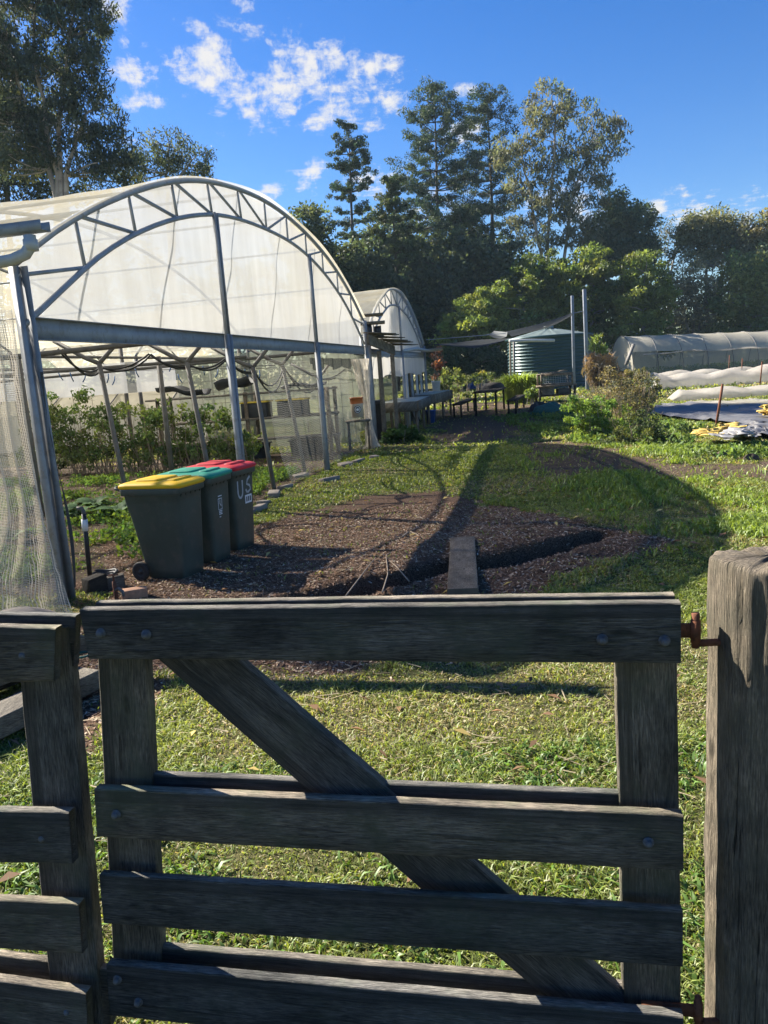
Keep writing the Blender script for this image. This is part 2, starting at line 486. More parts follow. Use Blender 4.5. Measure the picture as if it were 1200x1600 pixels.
def mat_net(name, col, cell=.012, wire=.3, warp=.25):
    """woven net: threads on a UV grid, open between"""
    m, nt, N, L = new_mat(name)
    out = N.new('ShaderNodeOutputMaterial')
    uv = N.new('ShaderNodeUVMap'); uv.uv_map = 'UVMap'
    nz = N.new('ShaderNodeTexNoise'); nz.inputs['Scale'].default_value = 3; L.new(uv.outputs[0], nz.inputs['Vector'])
    sc_ = N.new('ShaderNodeVectorMath'); sc_.operation = 'MULTIPLY_ADD'; sc_.inputs[1].default_value = (warp, warp, 0)
    L.new(nz.outputs['Color'], sc_.inputs[0]); L.new(uv.outputs[0], sc_.inputs[2])
    sp = N.new('ShaderNodeSeparateXYZ'); L.new(sc_.outputs[0], sp.inputs[0])
    res = []
    for i in (0, 1):
        a = N.new('ShaderNodeMath'); a.operation = 'DIVIDE'; a.inputs[1].default_value = cell; L.new(sp.outputs[i], a.inputs[0])
        b = N.new('ShaderNodeMath'); b.operation = 'FRACT'; L.new(a.outputs[0], b.inputs[0])
        c = N.new('ShaderNodeMath'); c.operation = 'LESS_THAN'; c.inputs[1].default_value = wire; L.new(b.outputs[0], c.inputs[0])
        res.append(c.outputs[0])
    mx = N.new('ShaderNodeMath'); mx.operation = 'MAXIMUM'; L.new(res[0], mx.inputs[0]); L.new(res[1], mx.inputs[1])
    d = N.new('ShaderNodeBsdfDiffuse'); t = N.new('ShaderNodeBsdfTranslucent'); x = N.new('ShaderNodeBsdfTransparent')
    d.inputs['Color'].default_value = (*col, 1); t.inputs['Color'].default_value = (*col, 1)
    m1 = N.new('ShaderNodeMixShader'); m1.inputs[0].default_value = .35
    L.new(d.outputs[0], m1.inputs[1]); L.new(t.outputs[0], m1.inputs[2])
    m2 = N.new('ShaderNodeMixShader'); L.new(mx.outputs[0], m2.inputs[0])
    L.new(x.outputs[0], m2.inputs[1]); L.new(m1.outputs[0], m2.inputs[2])
    L.new(m2.outputs[0], out.inputs[0])
    return m

M = {}
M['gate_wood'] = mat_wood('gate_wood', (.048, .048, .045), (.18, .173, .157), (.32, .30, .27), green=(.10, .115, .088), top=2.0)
M['post_wood'] = mat_wood('post_wood', (.10, .088, .07), (.25, .222, .18), (.36, .32, .265), crack=1.0, green=(.13, .125, .10))
M['old_board'] = mat_wood('old_board', (.11, .09, .07), (.26, .22, .17), (.36, .31, .25))
M['grey_timber'] = mat_wood('grey_timber', (.10, .095, .085), (.23, .21, .18), (.33, .31, .27))
M['dark_timber'] = mat_wood('dark_timber', (.03, .025, .02), (.06, .05, .04), (.09, .075, .06))
M['bolt'] = mat_plain('bolt_steel', (.10, .105, .11), .75, .2, .4, 60, dirt=(.12, .08, .05))
M['rust'] = mat_plain('rusty_steel', (.16, .06, .03), .9, .2, .5, 40, bump=.4, dirt=(.05, .02, .012))
M['galv'] = mat_plain('galvanised_steel', (.30, .32, .34), .62, .25, .18, 5, dirt=(.22, .21, .19))
M['galv_pipe'] = mat_plain('weathered_pipe', (.135, .13, .12), .7, .2, .3, 9, dirt=(.16, .11, .08))
M['pvc'] = mat_plain('white_pvc', (.44, .45, .43), .45, 0, .1, 3, dirt=(.38, .36, .30))
M['black_pipe'] = mat_plain('black_poly_pipe', (.02, .02, .022), .5, 0, .3, 10)
M['bin_body'] = mat_plain('bin_plastic', (.040, .056, .045), .48, 0, .25, 4, bump=.06, bscale=220, dirt=(.085, .08, .065))
M['lid_yellow'] = mat_plain('lid_yellow', (.78, .47, .012), .55, 0, .06, 5, spec=.25)
M['lid_green'] = mat_plain('lid_green', (.02, .30, .20), .55, 0, .06, 5, spec=.25)
M['lid_red'] = mat_plain('lid_red', (.62, .03, .045), .55, 0, .06, 5, spec=.25)
M['rubber'] = mat_plain('black_rubber', (.022, .021, .02), .8, 0, .3, 20, dirt=(.08, .06, .045))
M['sticker'] = mat_plain('white_sticker', (.72, .73, .74), .5, 0, .1, 30)
M['white_paint'] = mat_plain('white_spray_paint', (.42, .43, .44), .6, 0, .15, 40)
M['ink'] = mat_plain('sticker_ink', (.03, .03, .035), .6)
M['film'] = mat_film('greenhouse_film', (.60, .61, .615), .20, .60, (.40, .37, .30), .45)
M['roof_film'] = mat_film('roof_film', (.84, .79, .62), .45, .62, (.70, .54, .22), .7)
M['film2'] = mat_film('clean_film', (.82, .79, .74), .08, .55, (.6, .55, .45), .2)
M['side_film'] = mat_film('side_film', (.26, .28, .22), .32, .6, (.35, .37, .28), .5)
M['tunnel_film'] = mat_film('tunnel_cloth', (.86, .80, .64), .14, .60, (.6, .54, .42), .3)
M['row_cover'] = mat_film('row_cover_fleece', (.70, .66, .60), .28, .6, (.42, .35, .27), .6)
M['net_white'] = mat_net('white_insect_net', (.55, .52, .44), .016, .075, .05)
M['net_dense'] = mat_net('gathered_net', (.66, .60, .50), .012, .30, .06)
M['net_thin'] = mat_net('thin_net', (.50, .48, .42), .03, .10, .06)
M['net_dark'] = mat_net('dark_shade_net', (.06, .065, .06), .02, .6, .3)
M['net_grey'] = mat_net('grey_side_net', (.35, .37, .33), .03, .2, .06)
M['net_green'] = mat_plain('green_netting', (.012, .075, .06), .8, 0, .5, 20, bump=.8, bscale=60)
M['tank'] = mat_plain('tank_green', (.018, .060, .064), .38, .15, .12, 2)
M['tank_roof'] = mat_plain('tank_roof', (.20, .25, .24), .42, .4, .15, 2)
M['sail'] = mat_film('shade_sail_cloth', (.05, .055, .06), .12, .35, (.09, .09, .09), .3)
M['sail_light'] = mat_film('shade_sail_pale', (.22, .23, .23), .05, .4, (.3, .3, .3), .3)
M['pole'] = mat_plain('pole_steel', (.20, .22, .25), .5, .4, .15, 3, dirt=(.15, .14, .13))
M['black_sheet'] = mat_plain('weed_mat', (.10, .10, .105), .6, 0, .35, 3, bump=.6, bscale=6, dirt=(.12, .10, .08))
M['blue'] = mat_plain('blue_drum', (.012, .07, .30), .4, 0, .15, 4)
M['orange'] = mat_plain('orange_plastic', (.58, .17, .05), .45, 0, .12, 6)
M['bucket_cream'] = mat_plain('bucket_cream', (.50, .42, .33), .5, 0, .12, 6)
M['brick'] = mat_plain('brick_clay', (.40, .22, .13), .9, 0, .25, 30, bump=.5, bscale=90)
M['yellow_bag'] = mat_plain('yellow_sack', (.46, .32, .06), .7, 0, .3, 9, bump=.5, bscale=20, dirt=(.3, .25, .15))
M['white_plastic'] = mat_plain('white_plastic', (.70, .71, .70), .45, 0, .12, 6, dirt=(.45, .42, .36))
M['crate_yellow'] = mat_plain('crate_yellow', (.72, .52, .05), .5, 0, .1, 6)
M['dark_plastic'] = mat_plain('dark_tray', (.03, .032, .034), .55, 0, .3, 8)
M['hose'] = mat_plain('green_hose', (.10, .36, .26), .5, 0, .2, 8)
M['blue_clip'] = mat_plain('blue_clip', (.02, .10, .28), .5)
M['bark_gum'] = mat_plain('gum_bark', (.34, .29, .24), .85, 0, .4, 1.2, dirt=(.15, .12, .10))
M['bark_dark'] = mat_plain('dark_bark', (.075, .06, .05), .95, 0, .4, 2)
M['bark_grey'] = mat_plain('grey_bark', (.22, .20, .18), .9, 0, .3, 2)
M['leaf'] = mat_leaf('tree_leaves', .5)
M['leaf_dark'] = mat_leaf('conifer_needles', .30)
M['leaf_soft'] = mat_leaf('garden_leaves', .42, .6, .02)
M['grass'] = mat_leaf('grass_blades', .46, .5, .04)
M['litter'] = mat_leaf('dry_litter', .10, .7, .02)
M['stick'] = mat_plain('dry_stick', (.26, .20, .14), .9, 0, .3, 20)
M['stone'] = mat_plain('pale_stone', (.20, .17, .14), .9, 0, .25, 8, bump=.6, bscale=25)
M['soil_lump'] = mat_plain('soil_lump', (.07, .05, .035), .95, 0, .4, 14, bump=.8, bscale=50)
M['orange_leaf'] = mat_plain('orange_leaf', (.62, .23, .03), .6, 0, .2, 30)
M['house_wall'] = mat_plain('shed_cladding', (.34, .32, .28), .8, 0, .15, 2)
M['house_roof'] = mat_plain('shed_roof', (.30, .31, .32), .6, .2, .15, 2)
# ------------------------------------------------------------------ the ground
def gpoly(pts): return [tuple(G(*p)[:2]) for p in pts]
TRENCH_PX = [(405, 950), (470, 937), (560, 925), (640, 905), (695, 890), (760, 884), (830, 872), (880, 858), (935, 842)]
TRENCH = [G(*p) for p in TRENCH_PX]
MULCH = gpoly([(110, 985), (118, 920), (180, 850), (300, 800), (390, 825), (440, 812), (510, 792), (590, 772), (690, 768), (760, 790), (850, 810), (950, 828), (1045, 842),
               (985, 872), (880, 905), (860, 950), (700, 1040), (420, 1052), (250, 1040), (130, 1200), (95, 1200)])
DIRT_FAR = gpoly([(672, 668), (690, 640), (735, 628), (800, 628), (845, 640), (850, 665), (770, 690), (700, 694)])
SOIL_BANK = gpoly([(835, 700), (870, 688), (905, 700), (960, 726), (1060, 742), (1200, 722), (1200, 752), (1080, 758), (960, 742), (880, 748), (845, 730)])
GH_A = np.array([-2.667, 6.095]); GH_U = np.array([0.21214, 0.97724]); GH_M = np.array([-0.97724, 0.21214])
def W(s, d, z):
    p = GH_A + GH_U * s + GH_M * d
    return np.array([p[0], p[1], z])
GH_SOIL = [tuple(W(s, d, 0)[:2]) for s, d in ((0.2, -0.1), (11.6, 0.3), (11.6, 14), (0.2, 14))]

def trench_d(x, y):
    return polydist(x, y, TRENCH)
def height(x, y):
    x = np.asarray(x, float); y = np.asarray(y, float)
    h = 0.025 * (fbm(x, y, 1.6, 3, 3) - .5) + .035 * (fbm(x, y, 6, 9, 2) - .5)
    near = (y > 3) & (y < 12) & (x > -4) & (x < 6)
    d = np.where(near, trench_d(x, y), 9)
    wob = 1 + 1.1 * (fbm(x, y, .34, 12, 4) - .5)
    # spoil heaped behind the trench, shallow cut in front of it
    dx = polydist(x, y, [p + np.array([0, .62, 0]) for p in TRENCH[2:]])
    h = h + np.where(near, .06 * np.exp(-(dx / .7) ** 2), 0)
    dx2 = polydist(x, y, [p + np.array([0, -.42, 0]) for p in TRENCH[3:]])
    h = h + np.where(near, .02 * np.exp(-(dx2 / .3) ** 2), 0)
    h = h + np.where(near, .055 * (fbm(x, y, .24, 15, 4) - .5) * np.clip(1.6 - d, 0, 1), 0)
    h = h - .30 * np.exp(-(d / (.14 * wob)) ** 4)
    # bank at the bushes
    bk = G(985, 725); h = h + .16 * np.exp(-(((x - bk[0]) / 1.7) ** 2 + ((y - bk[1] - 1) / 3.0) ** 2))
    h = h + np.where(y > 60, (y - 60) * .012, 0)
    return h
def H(x, y): return float(height(np.array([x]), np.array([y]))[0])

def soft(x, y, poly, w, seed):
    jx = (fbm(x, y, w, seed, 3) - .5) * w * 2.2; jy = (fbm(x, y, w, seed + 20, 3) - .5) * w * 2.2
    r = np.zeros(np.shape(x))
    for ox, oy in ((0, 0), (.3, .1), (-.2, .3), (.1, -.3), (-.3, -.1)):
        r = r + inpoly(x + jx + ox * w, y + jy + oy * w, poly)
    return r / 5
def mulch_mask(x, y):
    m = soft(x, y, MULCH, .35, 31)
    return np.clip(m, 0, 1)
def bare_mask(x, y):
    return np.clip(1.3 * np.maximum(np.maximum(soft(x, y, DIRT_FAR, .8, 41), soft(x, y, SOIL_BANK, .5, 51)), .85 * soft(x, y, GH_SOIL, .3, 61)), 0, 1)
def dry_mask(x, y):
    return np.clip((fbm(x, y, 1.7, 71, 4) - .40) * 4, 0, 1)

def ground():
    xs = np.concatenate([np.array([-120, -90, -60, -40, -30]), np.arange(-22, -6, .5), np.arange(-6, -3, .12), np.arange(-3, 5, .05), np.arange(5, 8, .12), np.arange(8, 24, .5), np.array([26, 30, 40, 60, 90, 120])])
    ys = np.concatenate([np.array([-20, -10, -5, -2]), np.arange(-1, 2.5, .15), np.arange(2.5, 9, .05), np.arange(9, 16, .12), np.arange(16, 40, .5), np.array([42, 45, 50, 56, 60, 70, 80, 95, 120, 130])])
    X, Y = np.meshgrid(xs, ys, indexing='ij')
    Z = height(X, Y)
    mu, ba, dr = mulch_mask(X, Y), bare_mask(X, Y), dry_mask(X, Y)
    g = Geo()
    g.grid(np.stack([X, Y, Z], -1), np.stack([mu, ba, dr], -1))
    m, nt, N, L = new_mat('ground_soil_and_turf')
    out = N.new('ShaderNodeOutputMaterial'); p = N.new('ShaderNodeBsdfPrincipled')
    at = N.new('ShaderNodeAttribute'); at.attribute_name = 'Col'
    sp = N.new('ShaderNodeSeparateColor'); L.new(at.outputs['Color'], sp.inputs[0])
    tc = N.new('ShaderNodeTexCoord'); ob = tc.outputs['Object']
    a = noise_out(N, L, 2.2, 8, .7, ob, .32, .68)
    b = noise_out(N, L, 26, 6, .7, ob, .35, .65)
    c1 = noise_out(N, L, 90, 4, .7, ob, .38, .62)
    green = mixc(N, L, b, (.04, .055, .014), (.13, .15, .04))
    straw = mixc(N, L, c1, (.17, .135, .06), (.33, .27, .14))
    gm = N.new('ShaderNodeMath'); gm.operation = 'MULTIPLY'; L.new(sp.outputs[2], gm.inputs[0]); L.new(b, gm.inputs[1])
    turf = mixc(N, L, gm.outputs[0], green, straw)
    chips = mixc(N, L, c1, (.055, .034, .022), (.27, .165, .105))
    chips = mixc(N, L, noise_out(N, L, 60, 4, .6, ob, .60, .70), chips, (.34, .25, .17))
    soil = mixc(N, L, b, (.06, .042, .028), (.20, .145, .095))
    def thr(v, add, lo, hi):
        s = N.new('ShaderNodeMath'); s.operation = 'MULTIPLY_ADD'; s.inputs[1].default_value = .6
        L.new(add, s.inputs[0]); L.new(v, s.inputs[2])
        mr = N.new('ShaderNodeMapRange'); mr.inputs['From Min'].default_value = lo; mr.inputs['From Max'].default_value = hi
        L.new(s.outputs[0], mr.inputs['Value']); return mr.outputs[0]
    c = mixc(N, L, thr(sp.outputs[1], a, .55, .95), turf, soil)
    c = mixc(N, L, thr(sp.outputs[0], b, .55, .95), c, chips)
    L.new(c, p.inputs['Base Color'])
    p.inputs['Roughness'].default_value = .95; p.inputs['Specular IOR Level'].default_value = .15
    h = N.new('ShaderNodeMath'); h.operation = 'MULTIPLY_ADD'; h.inputs[1].default_value = .5; L.new(c1, h.inputs[0]); L.new(b, h.inputs[2])
    bp = N.new('ShaderNodeBump'); bp.inputs['Strength'].default_value = .9; bp.inputs['Distance'].default_value = .03
    L.new(h.outputs[0], bp.inputs['Height']); L.new(bp.outputs[0], p.inputs['Normal'])
    L.new(p.outputs[0], out.inputs[0])
    o = g.build('ground', m, None, smooth=True, flat=True)
    tag(o, 'turf, bark mulch and bare soil of the garden yard', kind='structure')
ground()

# ------------------------------------------------------------------ grass, chips, straw
def blade_mesh(g, P, Hh, Wd, lean, colr, rng):
    n = len(P)
    az = rng.random(n) * 2 * math.pi; az2 = rng.random(n) * 2 * math.pi
    dr = np.stack([np.cos(az), np.sin(az), np.zeros(n)], 1)
    sd = np.stack([np.cos(az2), np.sin(az2), np.zeros(n)], 1) * Wd[:, None] * .5
    up = np.array([0, 0, 1.0])
    ln = lean * (.35 + .9 * rng.random(n))
    mid = P + up * (Hh * .6)[:, None] + dr * (Hh * ln * .45)[:, None]
    tip = P + up * (Hh * (1.0 - .45 * ln))[:, None] + dr * (Hh * ln * 1.35)[:, None]
    V = np.stack([P - sd, P + sd, mid + sd * .85, mid - sd * .85, tip], 1).reshape(-1, 3)
    i = np.arange(n)[:, None] * 5
    q = i + np.array([[0, 1, 2, 3]]); t = i + np.array([[3, 2, 4]])
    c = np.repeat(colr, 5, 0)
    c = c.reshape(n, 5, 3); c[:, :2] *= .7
    g.add(V, q, t, c=c.reshape(-1, 3))

def scatter(n, xr, yr, rng, dens):
    out = []
    while sum(map(len, out)) < n:
        x = xr[0] + (xr[1] - xr[0]) * rng.random(n); y = yr[0] + (yr[1] - yr[0]) * rng.random(n)
        keep = rng.random(n) < dens(x, y)
        out.append(np.stack([x[keep], y[keep]], 1))
        if len(out) > 12: break
    return np.concatenate(out)[:n]

def lawn():
    rng = np.random.default_rng(11)
    g = Geo()
    def frus(x, y, pad=.8):
        return (np.abs(x) < .56 * np.abs(y) + pad)
    def gd(x, y):
        tr = np.where((y > 4) & (y < 9), trench_d(x, y), 9) < .3
        mu = mulch_mask(x, y); ba = bare_mask(x, y)
        return frus(x, y) * (1 - np.clip(mu * 1.4 - .0, 0, .985)) * (1 - np.clip(ba * 1.15, 0, .93)) * (~tr)
    zones = [(70000, (-2.3, 2.3), (1.55, 3.2), .034, .0045), (85000, (-3, 3.2), (3.0, 5.4), .034, .0055), (80000, (-4, 6), (5.2, 9.5), .036, .009),
             (65000, (-6, 9), (9, 16), .042, .016), (45000, (-8, 14), (15, 30), .06, .03), (24000, (-6, 32), (29, 58), .12, .07)]
    for n, xr, yr, hm, wm in zones:
        p = scatter(n, xr, yr, rng, gd)
        x, y = p[:, 0], p[:, 1]
        dry = dry_mask(x, y)
        dry = np.where(y < 3.3, dry * .45, dry)                       # greener close to the gate
        dry = np.where((y > 3.2) & (y < 4.6) & (x > -1) & (x < 1.6), .35 + .5 * dry, dry)
        tuft = fbm(x, y, .28, 81, 3)
        green2 = fbm(x, y, .9, 85, 3)
        hh = hm * (.40 + 1.0 * rng.random(len(x))) * (.55 + 1.2 * np.clip((tuft - .35) * 2.2, 0, 1.4))
        ww = wm * (.7 + .8 * rng.random(len(x)))
        a = np.array([.165, .235, .04]); b = np.array([.30, .345, .085]); s = np.array([.44, .38, .20])
        k = np.clip(rng.random(len(x)) * .8 + (green2 - .5) * 1.2, 0, 1)[:, None]
        c = a * (1 - k) + b * k
        isdry = rng.random(len(x)) < (.08 + .50 * dry)
        c = np.where(isdry[:, None], s * (.6 + .6 * rng.random(len(x)))[:, None], c)
        c = c * (.7 + .6 * rng.random(len(x)))[:, None]
        hh = np.where(isdry, hh * .75, hh)
        P = np.stack([x, y, height(x, y) - .003], 1)
        blade_mesh(g, P, hh, ww, np.where(isdry, 1.35, .95), c, rng)
    # broader leaves of weeds low in the turf near the gate and along the fence
    p = scatter(9000, (-2.3, 2.2), (1.6, 3.1), rng, lambda x, y: frus(x, y) * np.clip((fbm(x, y, .5, 95, 3) - .42) * 5, 0, 1))
    x, y = p[:, 0], p[:, 1]
    hh = .035 * (.5 + rng.random(len(x))); ww = .011 * (.6 + .9 * rng.random(len(x)))
    c = np.array([.11, .20, .035]) * (.6 + .9 * rng.random(len(x)))[:, None]
    blade_mesh(g, np.stack([x, y, height(x, y)], 1), hh, ww, np.full(len(x), 1.1), c, rng)
    # lush taller grass on the sunny side
    p = scatter(26000, (2.0, 9.5), (6.0, 13), rng, lambda x, y: frus(x, y) * np.clip((fbm(x, y, .7, 99, 3) - .38) * 4, 0, 1) * (1 - .97 * bare_mask(x, y)) * np.clip((x - 2.0 - .0 * y) * .8, 0, 1) * (1 - np.clip(mulch_mask(x, y) * 1.5, 0, 1)))
    x, y = p[:, 0], p[:, 1]
    hh = .085 * (.4 + rng.random(len(x))); ww = .013 * (.6 + .8 * rng.random(len(x)))
    c = np.array([.21, .30, .05]) * (.6 + .8 * rng.random(len(x)))[:, None]
    blade_mesh(g, np.stack([x, y, height(x, y)], 1), hh, ww, np.full(len(x), .9), c, rng)
    o = g.build('lawn_grass', M['grass'], None, flat=True)
    tag(o, 'short patchy green and straw coloured grass of the lawn', kind='stuff')
lawn()

def litter():
    rng = np.random.default_rng(12)
    g = Geo()
    # bark and wood chips
    p = scatter(52000, (-4, 4.5), (3.2, 9.5), rng, lambda x, y: mulch_mask(x, y))
    x, y = p[:, 0], p[:, 1]; n = len(x)
    ln = .010 + .030 * rng.random(n) ** 2; wd = .004 + .008 * rng.random(n)
    az = rng.random(n) * 6.283
    a = np.stack([np.cos(az), np.sin(az), (rng.random(n) - .5) * .9], 1) * ln[:, None] * .5
    b = np.stack([-np.sin(az), np.cos(az), (rng.random(n) - .5) * 1.2], 1) * wd[:, None] * .5
    P = np.stack([x, y, height(x, y) + .006], 1)
    V = np.stack([P - a - b, P + a - b, P + a + b, P - a + b], 1).reshape(-1, 3)
    k = rng.random(n)
    c = np.where((k < .60)[:, None], np.array([.21, .125, .08]), np.where((k < .88)[:, None], np.array([.38, .27, .18]), np.array([.48, .39, .28]))) * (.6 + .8 * rng.random(n))[:, None]
    g.add(V, np.arange(n * 4).reshape(-1, 4), c=np.repeat(c, 4, 0))
    # thin straw stems and twigs, longest on the heap by the trench
    def strawdens(x, y):
        return np.clip(.12 + .9 * np.exp(-(((x - .6) / 1.2) ** 2 + ((y - 7.6) / .9) ** 2)) + .5 * ((y < 5)), 0, 1) * (np.abs(x) < .55 * y + .5) * (trench_d(x, y) > .25)
    p = scatter(3800, (-2.6, 4), (2.6, 11), rng, strawdens)
    x, y = p[:, 0], p[:, 1]; n = len(x)
    ln = .02 + .11 * rng.random(n) ** 3; az = rng.random(n) * 6.283
    wd = .0010 + .0014 * rng.random(n) + .0002 * y
    a = np.stack([np.cos(az), np.sin(az), (rng.random(n) - .5) * .22], 1) * ln[:, None] * .5
    b = np.stack([-np.sin(az), np.cos(az), (rng.random(n) - .5) * .6], 1) * wd[:, None]
    P = np.stack([x, y, height(x, y) + .016 + .012 * rng.random(n)], 1)
    V = np.stack([P - a - b, P + a - b, P + a + b, P - a + b], 1).reshape(-1, 3)
    c = np.array([.34, .28, .18]) * (.4 + .8 * rng.random(n))[:, None]
    g.add(V, np.arange(n * 4).reshape(-1, 4), c=np.repeat(c, 4, 0))
    # curled brown and yellow leaves fallen on the lawn
    p = scatter(420, (-2.6, 5), (2.0, 10), rng, lambda x, y: (np.abs(x) < .55 * y + .4) * (trench_d(x, y) > .25))
    x, y = p[:, 0], p[:, 1]; n = len(x); az = rng.random(n) * 6.283; ln = .022 + .03 * rng.random(n)
    a = np.stack([np.cos(az), np.sin(az), (rng.random(n) - .5) * .9], 1) * ln[:, None]; b = np.stack([-np.sin(az), np.cos(az), (rng.random(n) - .5) * .8], 1) * (ln * .38)[:, None]
    P = np.stack([x, y, height(x, y) + .028], 1); up_ = np.array([0, 0, 1.0]) * (ln * .25)[:, None]
    V = np.stack([P - a, P + b + up_, P + a, P - b + up_], 1).reshape(-1, 3)
    c = np.where((rng.random(n) < .7)[:, None], np.array([.22, .13, .07]), np.array([.48, .36, .12])) * (.6 + .8 * rng.random(n))[:, None]
    g.add(V, np.arange(n * 4).reshape(-1, 4), c=np.repeat(c, 4, 0))
    o = g.build('mulch_litter', M['litter'], None, flat=True)
    tag(o, 'bark chips, straw and twigs strewn over the mulch', kind='stuff')
litter()

# ------------------------------------------------------------------ gate, fence and post
GT = np.array([-0.98155, 0.19123, 0.0])        # along the gate, hinge to latch
GN = np.cross(GT, [0, 0, 1.0]); GN /= np.linalg.norm(GN)
if GN[1] < 0: GN = -GN                           # away from the camera
GP = G(1062, 940, 1.2)
def on_gate(px, off=0.0):
    d = ray(*px); q = GP + GN * off
    t = ((q - CP) @ GN) / (d @ GN)
    return CP + d * t

def board(name, corners, t0, t1, mat, parent, seed, along='x', n=60, rough=.0006):
    """rough-sawn board: corners TL,TR,BR,BL seen on the gate's plane; t0..t1 thickness away from the camera"""
    rng = np.random.default_rng(seed)
    TL, TR, BR, BL = [np.asarray(c, float) for c in corners]
    if along == 'y':
        TL, TR, BR, BL = BL, TL, TR, BR
    u = np.linspace(0, 1, n)[:, None]
    ea = TL * (1 - u) + TR * u; eb = BL * (1 - u) + BR * u
    w = (ea - eb); w /= np.linalg.norm(w, axis=1)[:, None]
    def jit(a):
        k = rng.normal(0, 1, n); k = np.convolve(k, np.ones(5) / 5, 'same'); return (k * a)[:, None]
    ch = .0028
    ja, jb = jit(rough * 1.6), jit(rough * 1.6)
    ea = ea + w * ja; eb = eb + w * jb
    f, b = GN * t0, GN * t1
    rings = [ea + f - w * ch + GN * jit(rough), ea + f + GN * ch * .8, ea + b - GN * ch * .8, ea + b - w * ch,
             eb + b + w * ch, eb + b - GN * ch * .8, eb + f + GN * ch * .8, eb + f + w * ch + GN * jit(rough)]
    # a few more rows over the face so that the surface is not dead flat
    face = []
    for k in (.75, .5, .25):
        face.append(eb + (ea - eb) * k + f + GN * jit(rough * .8))
    ring = np.stack(rings + face[::-1], 1)
    g = Geo()
    k = ring.shape[1]
    L_ = np.linalg.norm(TR - TL); per = np.concatenate([[0], np.cumsum(np.linalg.norm(np.diff(ring[n // 2], axis=0), axis=1))])
    off = rng.random(2) * 40
    uv = np.stack(np.meshgrid(np.linspace(0, L_, n) + off[0], per + off[1], indexing='ij'), -1)
    i = np.arange(n - 1)[:, None] * k; j = np.arange(k)[None, :]; j2 = (j + 1) % k
    q = np.stack([i + j, i + j2, i + k + j2, i + k + j], -1).reshape(-1, 4)
    e = (n - 1) * k
    c0 = ring[0].mean(0); c1 = ring[-1].mean(0)
    V = np.concatenate([ring.reshape(-1, 3), [c0, c1]])
    UV = np.concatenate([uv.reshape(-1, 2), [off, off]])
    t = [(n * k, x, (x + 1) % k) for x in range(k)] + [(n * k + 1, e + (x + 1) % k, e + x) for x in range(k)]
    g.add(V, q, t, UV)
    return g.build(name, mat, parent, smooth=False)

def bolt(px, parent, off=-.0015, r=.0082):
    p = on_gate(px, off); g = Geo()
    ax = -GN
    a = GT; b = np.array([0, 0, 1.0])
    rr = r * np.array([1.35, 1.35, 1.0, 1.0, .85, .5, .0]); dd = np.array([0, .0025, .003, .006, .0105, .013, .0135])
    an = np.arange(14) * 2 * math.pi / 14
    P = p + dd[:, None, None] * ax + rr[:, None, None] * (np.cos(an)[None, :, None] * a + np.sin(an)[None, :, None] * b)
    g.grid(P, closed=True)
    g.build('bolt', M['bolt'], parent, smooth=True)

def gate():
    r = empty('garden_gate', (on_gate((600, 1300))[0], on_gate((600, 1300))[1], 0), 'weathered dark timber gate with four rails and a diagonal brace, hung on the round post', 'gate')
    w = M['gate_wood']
    c = lambda off, *p: [on_gate(q, off) for q in p]
    board('rail', c(0, (124, 953), (1064, 942), (1064, 1037), (139, 1030)), 0, .026, w, r, 1)
    board('rail', c(0, (147, 1233), (1068, 1275), (1068, 1362), (152, 1308)), 0, .026, w, r, 2)
    board('rail', c(0, (155, 1367), (1067, 1424), (1067, 1512), (162, 1443)), 0, .022, w, r, 3)
    board('rail', c(0, (166, 1508), (1068, 1590), (1070, 1680), (172, 1588)), 0, .026, w, r, 4)
    # second boards behind the uprights
    zt = lambda a, dz: a + np.array([0, 0, dz])
    for k, (q, dz) in enumerate([(((124, 953), (1064, 942), (1064, 1037), (139, 1030)), -.003), (((152, 1233), (1068, 1275), (1068, 1362), (157, 1308)), .004), (((170, 1508), (1068, 1590), (1070, 1680), (176, 1588)), .004)]):
        board('back_rail', [zt(a, dz) for a in c(0, *q)], .063, .085, w, r, 10 + k)
    board('stile', c(.027, (138, 960), (214, 960), (247, 1600), (171, 1590)), .0275, .062, w, r, 21, 'y')
    board('stile', c(.027, (963, 955), (1062, 955), (1070, 1690), (979, 1680)), .0275, .062, w, r, 22, 'y')
    board('brace', c(.027, (196, 1002), (322, 1002), (1000, 1590), (868, 1590)), .0285, .058, w, r, 23, 'y', n=60)
    for b in ((158, 989), (229, 991), (941, 999), (1038, 1001), (182, 1272), (1013, 1316), (184, 1530), (217, 1565)):
        bolt(b, r)
    # rusty strap and eye that take the hinge pin
    for (px, py) in ((1072, 985), (1078, 1578)):
        p = on_gate((px - 6, py), .045)
        g = Geo(); 
        g.bar(p + GT * .09, p - GT * .018, .005, .028, (0, 0, 1))
        g.tube([p - GT * .024 + np.array([0, 0, -.024]), p - GT * .024 + np.array([0, 0, .020])], .0095, 12)
        g.tube([p - GT * .024 + np.array([0, 0, .020]), p - GT * .024 + np.array([0, 0, .029])], [.0075, .006], 10)
        g.build('hinge_strap', M['rust'], r)
gate()

